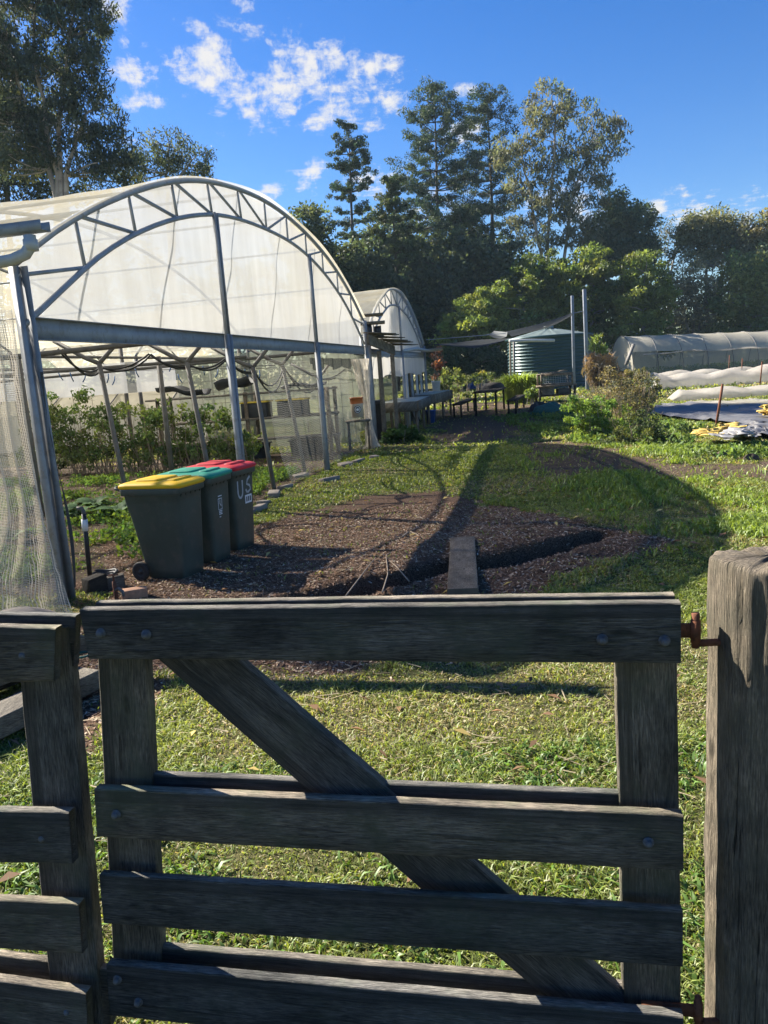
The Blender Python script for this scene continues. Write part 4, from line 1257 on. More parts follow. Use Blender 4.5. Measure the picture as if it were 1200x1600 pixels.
# blue twine clips hanging on the tomato wires
def clips():
    rng = np.random.default_rng(4)
    first = None
    for i in range(14):
        x = 95 + i * 24 + rng.normal(0, 6); y = 580 + rng.normal(0, 6) - .02 * (x - 200)
        c = D(x, y, 15.0 + rng.normal(0, .4))
        if first is None:
            a = .5
            o = Geo().tube([np.zeros(3), np.array([.02, 0, -.09]), np.array([.07, .02, -.17])], .011, 6).build('twine_hook', M['blue_clip'], None, smooth=True, flat=True)
            first = o
        else:
            o = first.copy(); COL.objects.link(o)
        o.location = c; o.rotation_euler = (0, 0, rng.random() * 6)
        tag(o, 'small blue twine hook hanging from the wires above the tomato plants', 'hook', 'blue hooks above the tomatoes')
clips()
def crop_wire():
    for k, y in enumerate((576, 580)):
        o = Geo().tube([D(60, y + 3, 15.0), D(240, y - 2, 15.0), D(430, y - 5, 15.0)], .006, 4).build('crop_wire', M['galv_pipe'], None)
        tag(o, 'thin wire stretched over the tomato plants, carrying blue hooks', 'wire', 'wires over the tomatoes')
crop_wire()

# ------------------------------------------------------------------ wheelie bins
def wheelie_bin():
    r = bpy.data.objects.new('wheelie_bin', None); COL.objects.link(r)
    def rr(w, d, k, n=32, cx=0, cy_=0):
        an = np.linspace(0, 2 * math.pi, n + 1)[:-1]
        p = k
        return np.stack([cx + np.sign(np.cos(an)) * np.abs(np.cos(an)) ** p * d, cy_ + np.sign(np.sin(an)) * np.abs(np.sin(an)) ** p * w], 1)
    g = Geo(); rings = []
    # x = front, y = width
    for z, w, d, cx in ((.012, .155, .185, .05), (.02, .165, .2, .045), (.10, .172, .212, .04), (.45, .195, .25, .02), (.74, .212, .285, .0), (.752, .214, .287, 0),
                        (.756, .236, .312, 0), (.80, .238, .315, 0), (.812, .236, .313, 0), (.814, .222, .298, 0), (.60, .2, .27, 0)):
        q = rr(w, d, .20); rings.append(np.concatenate([q + [cx, 0], np.full((len(q), 1), z)], 1))
    g.grid(np.array(rings), closed=True)
    g.add(np.concatenate([rings[0], [[.05, 0, .012]]]), t=[(32, (i + 1) % 32, i) for i in range(32)])
    # ribs under the rim on the front face
    for y in np.linspace(-.15, .15, 5):
        g.add([(.278, y - .006, .752), (.278, y + .006, .752), (.308, y, .755), (.274, y, .705)], t=[(0, 2, 3), (1, 3, 2), (0, 3, 1)])
    b = g.build('body', M['bin_body'], r, smooth=False)
    md = b.modifiers.new('edge', 'BEVEL'); md.width = .004; md.segments = 2; md.limit_method = 'ANGLE'; md.angle_limit = math.radians(50)
    # lid
    g = Geo(); rings = []
    for z, w, d, cx in ((.808, .224, .322, .0), (.822, .236, .332, .004), (.838, .236, .332, .004), (.850, .226, .318, .0), (.862, .20, .28, 0), (.868, .16, .2, 0), (.868, .001, .001, 0)):
        q = rr(w, d, .20); rings.append(np.concatenate([q + [cx, 0], np.full((len(q), 1), z)], 1))
    g.grid(np.array(rings), closed=True)
    # raised panel with a notch, as on the photo's lids
    for (x0, x1, w, z) in ((-.18, .08, .15, .884), (.15, .24, .13, .880)):
        rings = []
        for zz, k in ((.862, 1.08), (z - .004, 1.03), (z, .97), (z + .001, .02)):
            q = rr(w * k, (x1 - x0) / 2 * k, .25); rings.append(np.concatenate([q + [(x0 + x1) / 2, 0], np.full((len(q), 1), zz)], 1))
        g.grid(np.array(rings), closed=True)
    lid = g.build('lid', M['lid_yellow'], r, smooth=False)
    md = lid.modifiers.new('edge', 'BEVEL'); md.width = .004; md.segments = 2; md.limit_method = 'ANGLE'; md.angle_limit = math.radians(40)
    g = Geo().tube([(-.31, -.19, .80), (-.365, -.19, .815), (-.37, -.17, .82), (-.37, .17, .82), (-.365, .19, .815), (-.31, .19, .80)], .014, 8)
    g.build('handle', M['bin_body'], r, smooth=True)
    Geo().tube([(-.19, -.2, .075), (-.19, .2, .075)], .012, 8).build('axle', M['rust'], r, smooth=True)
    for sgn in (-1, 1):
        w = Geo(); an = np.linspace(0, 2 * math.pi, 25)[:-1]
        prof = [(.045, -.018), (.060, -.022), (.080, -.022), (.086, -.012), (.086, .012), (.080, .022), (.060, .022), (.045, .018)]
        P = np.array([[(-.19 + q * math.cos(t), sgn * .205 + y, .084 + q * math.sin(t)) for t in an] for q, y in prof])
        w.grid(P, closed=True)
        wh = w.build('wheel', M['rubber'], r, smooth=True)
        h = Geo(); P = np.array([[(-.19 + q * math.cos(t), sgn * .205 + y * sgn, .084 + q * math.sin(t)) for t in an] for q, y in ((.046, .012), (.040, .004), (.018, .004), (.016, .02), (.001, .02))])
        h.grid(P, closed=True); h.build('hub', M['dark_plastic'], wh, smooth=True)
    return r, lid
b0, lid0 = wheelie_bin()
FA = math.atan2(-.34, .94)
p0 = np.array([-1.955, 6.80]); stp = np.array([.155, .50])
def front_decal(root, y, z, w, h, mat, name, rows=()):
    """thin sheet just proud of a bin's front face, in the bin's own axes"""
    def q(yy, zz, off): 
        d = np.interp(zz, [.10, .45, .74], [.212 + .04, .25 + .02, .285])
        return (d + off, yy, zz)
    g = Geo(); P = np.array([[q(yy, zz, .0035) for yy in np.linspace(y - w / 2, y + w / 2, 3)] for zz in np.linspace(z - h / 2, z + h / 2, 5)])
    g.grid(P); o = g.build(name, mat, None, flat=True); o.parent = root
    for (ry, rz, rw, rh) in rows:
        g = Geo(); P = np.array([[q(yy, zz, .005) for yy in (y + ry - rw / 2, y + ry + rw / 2)] for zz in (z + rz - rh / 2, z + rz + rh / 2)])
        g.grid(P); k = g.build('print', M['ink'], None, flat=True); k.parent = o
    return o
bins = [b0, copy_tree(b0), copy_tree(b0)]
lids = ['lid_yellow', 'lid_green', 'lid_red']
texts = ['dark wheelie bin with a yellow lid, its wheel showing', 'dark wheelie bin with a green lid, standing between two others', 'dark wheelie bin with a red lid and white spray-painted marks']
for i, b in enumerate(bins):
    xy = p0 + stp * i
    b.location = (xy[0], xy[1], H(xy[0], xy[1]) - .01)
    b.rotation_euler = (0, 0, FA + (0, .05, -.03)[i])
    b.scale = (.98, .98, 1.02)
    tag(b, texts[i], 'bin', 'wheelie bins in a row')
    for ch in b.children:
        if ch.name.startswith('lid'):
            if i: ch.data = ch.data.copy(); ch.data.materials[0] = M[lids[i]]
front_decal(bins[1], -.02, .545, .085, .17, M['bin_body'], 'sticker', [])
def line_art(root, segs, mat, name, wd):
    g = Geo()
    for pts in segs:
        pts = np.array(pts, float)
        pr = []
        for (yy, zz) in pts:
            d = np.interp(zz, [.10, .45, .74], [.252, .27, .285]); pr.append((d + .004, yy, zz))
        pr = np.array(pr)
        t = np.gradient(pr, axis=0); t /= np.linalg.norm(t, axis=1)[:, None]
        nrm = np.cross(t, np.array([1.0, 0, 0])); nrm /= np.linalg.norm(nrm, axis=1)[:, None]
        F = np.stack([pr - nrm * wd / 2, pr + nrm * wd / 2], 1)
        g.grid(F)
    o = g.build(name, mat, None, flat=True); o.parent = root
    return o
# white printed panel of the green-lidded bin: heading, framed figure, lines of small print
line_art(bins[1], [[(-.055, .625), (.02, .625)], [(-.055, .60), (-.055, .50), (.015, .50), (.015, .60), (-.055, .60)], [(-.02, .59), (-.025, .55)], [(-.02, .55), (.0, .53)],
                   [(-.05, .485), (.015, .485)], [(-.05, .47), (.01, .47)], [(-.05, .455), (.015, .455)], [(-.045, .43), (-.015, .43)]], M['sticker'], 'printed_panel', .009)
front_decal(bins[2], .065, .50, .13, .085, M['sticker'], 'sticker', [(-.035, .0, .022, .05), (.0, .0, .022, .05), (.035, .0, .022, .05)])
th = np.linspace(math.pi, 2 * math.pi, 12)
line_art(bins[2], [[(-.13, .70)] + [(-.085 + .045 * math.cos(t), .60 + .07 * math.sin(t)) for t in th] + [(-.04, .70)]], M['white_paint'], 'spray_mark', .022)
line_art(bins[2], [[(.11, .72), (.06, .69), (.045, .65), (.10, .63), (.115, .59), (.06, .565)], [(.02, .60), (.05, .56)]], M['white_paint'], 'spray_mark', .024)

# ------------------------------------------------------------------ small things by the corner post and on the ground
def plank():
    a0, a1 = G(699, 931, .04), G(748, 929, .04); b0_, b1 = G(704, 848, .05), G(742, 846, .05)
    g = Geo(); n = 30
    def top(k, w):
        p = (a0 * (1 - k) + b0_ * k) * (1 - w) + (a1 * (1 - k) + b1 * k) * w
        return p + np.array([0, 0, .05 - .018 * math.sin(k * math.pi)])
    P = []
    for k in np.linspace(0, 1, n):
        row = [top(k, w) for w in (0, .02, .25, .5, .75, .98, 1)]
        row[0] = row[0] - [0, 0, .004]; row[-1] = row[-1] - [0, 0, .004]
        low = [top(k, w) - np.array([0, 0, .042]) for w in (1, .5, 0)]
        P.append(row + low)
    P = np.array(P)
    g2 = Geo(); g2.grid(P, closed=True)
    g2.add(np.concatenate([P[0], P[-1]]), q=[(0, 9, 8, 1), (1, 8, 7, 6), (10, 11, 18, 19), (11, 16, 17, 18)], t=[(1, 6, 5), (1, 5, 2), (2, 5, 4), (2, 4, 3), (11, 15, 16), (11, 12, 15), (12, 14, 15), (12, 13, 14)])
    tag(g2.build('plank', M['old_board'], None), 'single grey plank laid as a bridge over the muddy trench', 'plank')
plank()
def standpipe():
    b = G(142, 918); b[2] = -.02
    t = D(131, 803, b[1] + .0)
    r = empty('standpipe', (b[0], b[1], 0), 'thin dark standpipe with a white collar beside the corner post', 'tap')
    Geo().tube([b, t * .6 + b * .4, t], .020, 10).build('riser', M['black_pipe'], r, smooth=True)
    m = t * .78 + b * .22
    Geo().tube([m, m + (t - b) / np.linalg.norm(t - b) * .10], .027, 12).build('collar', M['white_plastic'], r, smooth=True)
    Geo().tube([t + [0, 0, -.03], t + [0, 0, .02], t + [-.01, 0, .05], t + [-.05, -.01, .05]], .018, 8).build('spout', M['galv_pipe'], r, smooth=True)
standpipe()
def tap():
    b = G(184, 945); b[2] = -.03
    r = empty('garden_tap', (b[0], b[1], 0), 'small dark garden tap rising just behind the gate, next to the brick', 'tap')
    Geo().tube([b, b + [-.005, 0, .22]], .016, 10).build('riser', M['rust'], r, smooth=True)
    Geo().tube([b + [-.005, 0, .15], b + [.03, -.02, .17], b + [.07, -.05, .15], b + [.075, -.055, .11]], .012, 8).build('spout', M['galv_pipe'], r, smooth=True)
    g = Geo().tube([b + [-.005, 0, .22], b + [-.005, 0, .27]], .008, 8); g.bar(b + [-.045, 0, .27], b + [.035, 0, .275], .012, .01); g.build('handle', M['rust'], r)
tap()
def brick():
    c = G(211, 933); a = .35; ax = [np.array([math.cos(a), math.sin(a), 0]), np.array([-math.sin(a), math.cos(a), 0]), UZ]
    g = Geo().box([c[0], c[1], H(c[0], c[1]) + .038], (.20, .11, .078), ax)
    tag(g.build('brick', M['brick'], None, bevel=.006), 'single reddish brown brick lying on the mulch near the yellow-lidded bin', 'brick')
brick()
def blocks():
    spots = [((150, 925), (.17, .12, .16), .9, 'dark_timber', 'mossy dark timber block leaning at the foot of the corner post', 'block'),
             ((175, 918), (.22, .10, .12), .3, 'old_board', 'short weathered timber offcut on the ground between standpipe and bin', 'offcut')]
    for px, sz, a, mt, lab, cat in spots:
        c = G(*px); ax = [np.array([math.cos(a), math.sin(a), .1]), np.array([-math.sin(a), math.cos(a), 0]), UZ]
        tag(Geo().box([c[0], c[1], sz[2] / 2 - .02], sz, ax).build('timber_offcut', M[mt], None, bevel=.006), lab, cat)
    # blackish rolled hose and pots behind the block
    c = G(163, 905); 
    o = Geo().tube([(c[0] + .085 * math.cos(t) * (1 + .03 * t), c[1] + .07 * math.sin(t) * (1 + .03 * t), .02 + .003 * t + .008 * math.sin(3 * t)) for t in np.linspace(0, 15, 60)], .014, 6).build('coiled_pipe', M['black_pipe'], None, smooth=True)
    tag(o, 'black poly pipe coiled on the ground beside the bin wheel', 'pipe')
blocks()
def sleepers():
    for k, (p, q, mt, lab) in enumerate([((-60, 1128), (128, 1052), 'old_board', 'upper of the pale old sleepers stacked behind the timber fence'), ((-80, 1190), (142, 1078), 'grey_timber', 'lower grey sleeper in the stack behind the timber fence'),
                                         ((-70, 1110), (60, 1058), 'dark_timber', 'short dark sleeper at the rear of the stack behind the fence')]):
        a, b = G(*p), G(*q); z = (.20, .08, .10)[k]
        a[2] = b[2] = z
        if k == 0: a[:2] += 0
        tag(Geo().bar(a, b, .20, .11).build('sleeper', M[mt], None, bevel=.008), lab, 'sleeper', 'old timber sleepers behind the fence')
sleepers()
def hose_ring():
    c = G(136, 1068)
    o = Geo().tube([(c[0] + .055 * math.cos(t), c[1] + .055 * math.sin(t), .17 + .002 * t) for t in np.linspace(0, 6.28, 30)], .007, 6).build('hose_ring', M['net_green'], None, smooth=True)
    tag(o, 'small green ring of hose lying at the end of the sleepers', 'hose')
hose_ring()
def stones():
    rng = np.random.default_rng(9)
    for px, s, lab in (((30, 985), .30, 'large pale stone under the white side net'), ((345, 1185), .0, ''), ):
        if s == 0: continue
        c = G(*px); g = Geo()
        an = np.linspace(0, 2 * math.pi, 19)[:-1]; el = np.linspace(-.4, math.pi / 2, 9)
        P = np.array([[(c[0] + s * (1 + .15 * math.sin(3 * t + e)) * math.cos(e) * math.cos(t), c[1] + s * .8 * math.cos(e) * math.sin(t) * (1 + .1 * math.sin(5 * t)), s * .55 * math.sin(e)) for t in an] for e in el])
        tag(g.grid(P, closed=True).build('stone', M['stone'], None, smooth=True), lab, 'stone')
    # edging blocks along the greenhouse bed
    rng = np.random.default_rng(8)
    first = None
    for i, px in enumerate([(398, 800), (412, 788), (428, 776), (446, 764), (470, 745), (540, 728), (560, 722), (515, 752), (585, 716)]):
        c = G(*px); s = .10 + .08 * rng.random()
        if first is None:
            first = Geo().box((0, 0, .02), (.34, .16, .07)).build('edging_stone', M['stone'], None, bevel=.012, flat=True); o = first
        else:
            o = first.copy(); COL.objects.link(o)
        o.location = (c[0], c[1], H(c[0], c[1])); o.rotation_euler = (rng.normal(0, .08), rng.normal(0, .08), 1.2 + rng.normal(0, .3)); o.scale = (.7 + .6 * rng.random(), .7 + .5 * rng.random(), .8 + .5 * rng.random())
        tag(o, 'low flat edging stone along the open side of the big greenhouse', 'stone', 'edging stones along the greenhouse')
stones()
def sticks():
    defs = [([(540, 936), (570, 908), (588, 886)], 'bent pale stick reaching out of the trench towards the gate'), ([(598, 938), (607, 905), (604, 880), (612, 875)], 'thin curved stick lying across the trench close to the plank'),
            ([(640, 918), (622, 900), (610, 890)], 'short forked stick on the trench edge beside the plank'),
            ([(628, 848), (640, 835), (655, 845), (648, 855)], 'twisted pale root on top of the mulch heap'),
            ([(688, 712), (700, 706), (715, 705)], 'pale stick at the edge of the shaded yard path')]
    for pts, lab in defs:
        P = np.array([G(*p) for p in pts]); 
        P[:, 2] = height(P[:, 0], P[:, 1]) + .03
        P[:, 2] = np.maximum(P[:, 2], .02)
        t = np.linspace(0, len(P) - 1, 14); Q = np.stack([np.interp(t, np.arange(len(P)), P[:, i]) for i in range(3)], 1)
        tag(Geo().tube(Q, np.linspace(.0065, .0035, 14), 6).build('stick', M['stick'], None, smooth=True), lab, 'stick')
sticks()
def dead_leaf():
    c = G(628, 1490); s = .028
    F = np.array([[(c[0] + s * .55 * v * math.sin(math.pi * (u * .9 + .05)), c[1] + s * .3 * (u - .5) + .01 * abs(v), .035 + s * 1.6 * (u - .3) + .008 * v * v) for v in np.linspace(-1, 1, 5)] for u in np.linspace(0, 1, 9)])
    tag(Geo().grid(F).build('fallen_leaf', M['orange_leaf'], None, smooth=True), 'curled orange fallen leaf standing in the grass just behind the gate', 'leaf')
dead_leaf()
# ------------------------------------------------------------------ yard beyond: tank, sails, tables
def gz(px, py):
    p = G(px, py); p[2] = H(p[0], p[1]); return p

def water_tank():
    c = gz(860, 607); c = np.array([c[0], c[1] , c[2]])
    R_ = 128 / 1200 * c[1] / 2 * .98; top = D(860, 527, c[1])[2]
    r = empty('water_tank', c, 'round dark green corrugated water tank with a pale ribbed cone roof', 'water tank')
    zs = np.linspace(0, top - c[2], 170)
    prof = [(R_ + .035 * math.sin(z * 2 * math.pi / .19), z) for z in zs]
    Geo().lathe(prof, c, 96).build('wall', M['tank'], r, smooth=True)
    h = top - c[2]
    rise = D(868, 521, c[1])[2] - top + .35
    k = 96; an = np.arange(k) * 2 * math.pi / k
    P = []
    for q in np.linspace(1.03, .06, 10):
        z = h + rise * (1 - q)
        P.append([(c[0] + R_ * q * math.cos(t), c[1] + R_ * q * math.sin(t), c[2] + z + .05 * max(0, math.cos(12 * t)) ** 6 * (q > .1)) for t in an])
    g = Geo(); g.grid(np.array(P), closed=True)
    g.build('roof', M['tank_roof'], r, smooth=False)
    Geo().tube([c + [0, 0, h + rise - .05], c + [0, 0, h + rise + .12]], R_ * .12, 20).build('hatch', M['tank_roof'], r, smooth=False)
    Geo().lathe([(R_ * 1.035, h - .06), (R_ * 1.05, h - .06), (R_ * 1.05, h + .05), (R_ * 1.0, h + .07)], c, 96).build('rim', M['tank'], r, smooth=True)
water_tank()
def tank_frame():
    a, b = gz(798, 592), gz(804, 622)
    a = D(798, 600, 44); a[2] = 0
    b = D(804, 618, 42); b[2] = 0
    ta, tb = D(797, 534, 44), D(803, 534, 42)
    r = empty('pipe_frame', a, 'thin pipe frame carrying a pale overflow pipe in front of the tank', 'frame')
    Geo().tube([a, ta], .055, 8).build('post', M['old_board'], r); Geo().tube([b, tb], .06, 8).build('post', M['galv_pipe'], r)
    Geo().tube([D(796, 533, 43), D(830, 532, 43.5), D(866, 532, 44)], .085, 8).build('pipe', M['pvc'], r, smooth=True)
tank_frame()
POLE = []
for (px, tp, lab) in (((897, 602), (894, 462), 'shorter of the two tall grey steel poles by the tank'), ((918, 606), (913, 452), 'taller grey steel pole at the tank, carrying the end of the shade sail')):
    b = gz(*px); b[2] -= .2; b[1] = 42.0; b = D(px[0], px[1], 42.0); b[2] = 0; t = D(tp[0], tp[1], 42.0)
    w = .18 if px[0] > 900 else .14
    o = Geo().box((b + t) / 2, (w, w, t[2] - b[2]), [[1, 0, 0], [0, 1, 0], list((t - b) / np.linalg.norm(t - b))]).build('steel_pole', M['pole'], None, bevel=.02)
    tag(o, lab, 'pole', 'steel poles of the shade sail'); POLE.append((b, t))
def sail(name, corners, mat, label, sag, parent_mat2=None):
    A, B, C_, D_ = [np.asarray(c, float) for c in corners]
    n = 24; F = np.zeros((n, n, 3))
    for i, u in enumerate(np.linspace(0, 1, n)):
        for j, v in enumerate(np.linspace(0, 1, n)):
            p = A * (1 - u) * (1 - v) + B * u * (1 - v) + C_ * u * v + D_ * (1 - u) * v
            e = 1 - .12 * 4 * v * (1 - v) * abs(2 * u - 1)
            p = p + np.array([0, 0, -sag * 16 * u * (1 - u) * v * (1 - v) * .7 - sag * 1.2 * v * (1 - v)])
            F[i, j] = p
    o = Geo().grid(F).build(name, mat, None, smooth=True)
    return tag(o, label, 'shade sail', 'shade sails over the yard')
sail('shade_sail', [D(790, 518, 34), D(800, 526, 28), D(896, 492, 41.5), D(893, 489, 42)], M['sail'], 'dark pointed shade sail rising to the tall poles', .25)
sail('shade_sail', [D(757, 521, 30), D(790, 526, 27.5), D(793, 519, 31), D(772, 517, 34)], M['sail_light'], 'small pale folded sail corner hanging at the meeting of the cables', .2)
sail('shade_sail', [D(668, 538, 27), D(742, 544, 23), D(800, 528, 27), D(745, 531, 33)], M['sail'], 'wide low shade sail fixed to the eave of the smaller greenhouse', .10)
o = Geo().tube([D(666, 531, 27), D(730, 526, 28.5), D(790, 521, 30)], .012, 5).build('sail_cable', M['galv'], None, smooth=True); tag(o, 'thin cable running from the smaller greenhouse to the sail corner', 'cable')
o = Geo().tube([D(893, 490, 42), D(912, 486, 42)], .02, 5).build('sail_cable', M['galv'], None, smooth=True); tag(o, 'short cable tying the dark sail to the taller steel pole', 'cable')

def table_set():
    Y0 = 27.5
    c = [D(741, 614, 26.0), D(762, 605.5, 30.0), D(785, 605.5, 29.6), D(773, 614.5, 25.6)]
    zt = float(np.mean([q[2] for q in c]))
    for q in c: q[2] = zt
    m = sum(c) / 4
    r = empty('picnic_table', (m[0], m[1], 0), 'long dark picnic table standing in the shaded yard', 'table')
    axl = (c[1] - c[0] + c[2] - c[3]) / 2; L_ = np.linalg.norm(axl); axl /= L_
    axw = np.cross(UZ, axl); Wd = .85
    for k in range(4):
        Geo().box(m + axw * (k - 1.5) * Wd / 4, (L_, Wd / 4 - .015, .045), [axl, axw, UZ]).build('top_board', M['dark_timber'], r)
    for s in (-1, 1):
        for w in (-1, 1):
            p = m + axl * s * L_ * .42 + axw * w * Wd * .40
            Geo().bar((p[0], p[1], 0), (p[0], p[1], zt - .02), .07, .07, axl).build('leg', M['dark_timber'], r)
    def bench(a, b, lab, z=.45, w=.32):
        a = np.array([a[0], a[1], z]); b = np.array([b[0], b[1], z])
        rb = empty('bench', ((a[0] + b[0]) / 2, (a[1] + b[1]) / 2, 0), lab, 'bench', 'benches of the picnic table')
        Geo().bar(a, b, w, .05).build('seat', M['dark_timber'], rb)
        d = (b - a) / np.linalg.norm(b - a); s_ = np.cross(UZ, d)
        for k in (.06, .94):
            for q in (-1, 1):
                p = a + (b - a) * k + s_ * q * w * .38
                Geo().bar((p[0], p[1], 0), (p[0], p[1], z), .06, .06, d).build('leg', M['dark_timber'], rb)
    bench(m - axl * L_ * .52 + axw * .95, m + axl * L_ * .45 + axw * .90, 'dark bench on the greenhouse side of the picnic table')
    bench(m - axl * L_ * .42 - axw * .85, m + axl * L_ * .55 - axw * .95, 'dark bench on the tank side of the picnic table')
    g = Geo(); e = m + axl * L_ * .33 + UZ * .02
    P = np.array([[(e[0] + .42 * q * math.cos(t) * (1 + .2 * math.sin(3 * t)), e[1] + .3 * q * math.sin(t), e[2] + h) for t in np.linspace(0, 6.28, 13)[:-1]] for q, h in ((1, 0), (.95, .10), (.7, .19), (.05, .22))])
    tag(g.grid(P, closed=True).build('folded_tarp', M['rubber'], None), 'dark bundle lying on the far end of the picnic table', 'bundle')
table_set()

def cage_stand():
    c = D(867, 600, 31.5); zt = D(867, 601, 31.5)[2]
    r = empty('work_table', (c[0], c[1], 0), 'old work table with crates under it, in front of the tank', 'table')
    Geo().box((c[0], c[1], zt - .03), (1.55, .9, .06)).build('table_top', M['old_board'], r)
    for x in (-.7, .7):
        for y in (-.38, .38):
            Geo().box((c[0] + x, c[1] + y, zt / 2 - .03), (.08, .08, zt), ).build('leg', M['dark_timber'], r)
    Geo().box((c[0], c[1], .3), (1.4, .8, .04)).build('lower_shelf', M['dark_timber'], r)
    g = Geo(); z0 = zt + .003; h = D(867, 584, 31.5)[2] - zt
    r2 = empty('wire_cage', (c[0], c[1], z0), 'pale timber framed wire cage standing on the old work table', 'cage')
    x0, y0 = .62, .36
    for x in (-x0, x0):
        for y in (-y0, y0):
            Geo().box((c[0] + x, c[1] + y, z0 + h / 2), (.06, .06, h)).build('corner_post', M['old_board'], r2)
    for y in (-y0, y0):
        Geo().box((c[0], c[1] + y, z0 + .03), (2 * x0 - .06, .05, .06)).build('rail', M['old_board'], r2)
        Geo().box((c[0], c[1] + y, z0 + h - .035), (2 * x0 - .06, .05, .07)).build('rail', M['old_board'], r2)
    Geo().box((c[0], c[1], z0 + h + .014), (2 * x0 + .08, 2 * y0 + .08, .026)).build('lid', M['old_board'], r2)
    Geo().box((c[0], c[1] - y0 * .5, z0 + .05), (2 * x0 - .1, .3, .03)).build('floor_board', M['grey_timber'], r2)
    g = Geo()
    for x in np.linspace(-x0, x0, 14): g.tube([(c[0] + x, c[1] - y0 - .01, z0), (c[0] + x, c[1] - y0 - .01, z0 + h)], .006, 4, cap=False)
    for z in np.linspace(0, h, 7): g.tube([(c[0] - x0, c[1] - y0 - .01, z0 + z), (c[0] + x0, c[1] - y0 - .01, z0 + z)], .006, 4, cap=False)
    g.build('wire_front', M['galv'], r2)
    for k, (dx, l, a) in enumerate(((-.25, .6, .2), (.15, .75, -.15), (.3, .4, .5))):
        p = np.array([c[0] + dx, c[1] - .05 + .1 * k, z0 + h + .05 + .02 * k])
        d = np.array([math.cos(a), math.sin(a), .06 * k])
        tag(Geo().bar(p - d * l / 2, p + d * l / 2, .10, .03).build('board_offcut', M['old_board'], None), ('short board lying flat on top of the wire cage', 'longest loose board on top of the wire cage', 'tilted board end on top of the wire cage')[k], 'board', 'loose boards on the wire cage')
    for k, (dx, dy, sx, sz, m) in enumerate(((-.35, -.1, .5, .32, 'grey_timber'), (.3, 0, .45, .22, 'dark_plastic'))):
        tag(Geo().box((c[0] + dx, c[1] + dy, .33 + sz / 2), (sx, .45, sz)).build('crate', M[m], None, bevel=.02), ('grey box on the lower shelf of the work table', 'low black box on the lower shelf of the work table')[k], 'box')
cage_stand()

def heap(name, px, py, Y, sx, sy, sz, mat, label, cat, seed):
    c = D(px, py, Y); c[2] = H(c[0], c[1]) - .02
    rng = np.random.default_rng(seed); ph = rng.random(6) * 6
    el = np.linspace(0, math.pi / 2, 14); an = np.linspace(0, 2 * math.pi, 41)[:-1]
    P = np.array([[(c[0] + sx * math.cos(e) ** .7 * math.cos(t) * (1 + .16 * math.sin(3 * t + ph[0]) + .07 * math.sin(8 * t + 5 * e + ph[1])),
                    c[1] + sy * math.cos(e) ** .7 * math.sin(t) * (1 + .14 * math.sin(2 * t + ph[2])),
                    c[2] + sz * (math.sin(e) * (1 + .25 * math.sin(2 * t + ph[3])) + .12 * math.sin(5 * t + 7 * e + ph[4]) * math.cos(e))) for t in an] for e in el])
    return tag(Geo().grid(P, closed=True).build(name, M[mat], None, smooth=True), label, cat)
heap('netting_pile', 862, 662, 24.0, .68, .45, .36, 'net_green', 'crumpled heap of dark green netting on the grass before the work table', 'netting', 1)
heap('sack', 842, 656, 24.6, .38, .3, .36, 'rubber', 'black plastic sack beside the green netting heap', 'sack', 2)

def drum(px, py, Y, r0, h, label, group=None):
    c = D(px, py, Y); c[2] = H(c[0], c[1])
    r = empty('plastic_drum', c, label, 'drum', group)
    Geo().lathe([(0, 0), (r0 * .9, 0), (r0, .06), (r0, h * .3), (r0 * 1.03, h * .33), (r0, h * .36), (r0, h * .64), (r0 * 1.03, h * .67), (r0, h * .7), (r0, h - .1), (r0 * .85, h - .02), (0, h)], c, 24).build('drum_body', M['blue'], r, smooth=True)
    Geo().lathe([(0, h), (.05, h), (.05, h + .05), (0, h + .05)], c + np.array([r0 * .4, 0, 0]), 10).build('cap', M['dark_plastic'], r)
drum(739, 583, 60, .42, .95, 'blue plastic drum in the far garden, the one closer to the greenhouse', 'blue drums in the far garden')
drum(746, 583, 60, .42, 1.0, 'blue plastic drum in the far garden, the one closer to the tank', 'blue drums in the far garden')
heap('sack', 754, 584, 58, .5, .3, .55, 'net_grey', 'pale grey sack slumped beside the blue drums', 'sack', 5)
def pail():
    c = D(673, 652, 24.5); c[2] = .0
    r = empty('blue_pail', c, 'small blue pail under the far nursery bench', 'pail')
    Geo().lathe([(0, 0), (.12, 0), (.16, .38), (.175, .38), (.175, .41), (.15, .41), (.11, .03)], c, 20).build('pail_body', M['blue'], r, smooth=True)
    Geo().tube([c + [-.16, 0, .38], c + [-.08, -.12, .25], c + [.08, -.12, .25], c + [.16, 0, .38]], .008, 6).build('handle', M['galv'], r, smooth=True)
pail()
def nursery_bench(i, A, B, wd, h, zt, label):
    a, b = np.array(A, float), np.array(B, float)
    d = (b - a); L_ = np.linalg.norm(d); d /= L_; s = np.cross(UZ, d)
    r = empty('nursery_bench', ((a[0] + b[0]) / 2, (a[1] + b[1]) / 2, 0), label, 'planter bench', 'nursery benches beside the smaller greenhouse')
    m = (a + b) / 2 + UZ * 0
    for q in (-1, 1):
        Geo().box((m[0] + s[0] * q * wd / 2, m[1] + s[1] * q * wd / 2, zt - h / 2), (L_, .04, h), [d, s, UZ]).build('side_board', M['grey_timber'], r)
    for q in (-1, 1):
        e = m + d * q * (L_ / 2 - .02)
        Geo().box((e[0], e[1], zt - h / 2 - .003), (.04, wd - .05, h), [d, s, UZ]).build('end_board', M['grey_timber'], r)
    Geo().box((m[0], m[1], zt - .021), (L_ - .09, wd - .05, .05), [d, s, UZ]).build('tray_bed', M['bench_mesh'], r)
    for k in (.04, .5, .96):
        for q in (-1, 1):
            p = a + (b - a) * k + s * q * wd * .44
            Geo().bar((p[0], p[1], -.05), (p[0], p[1], zt - h), .07, .07, d).build('leg', M['old_board'], r)
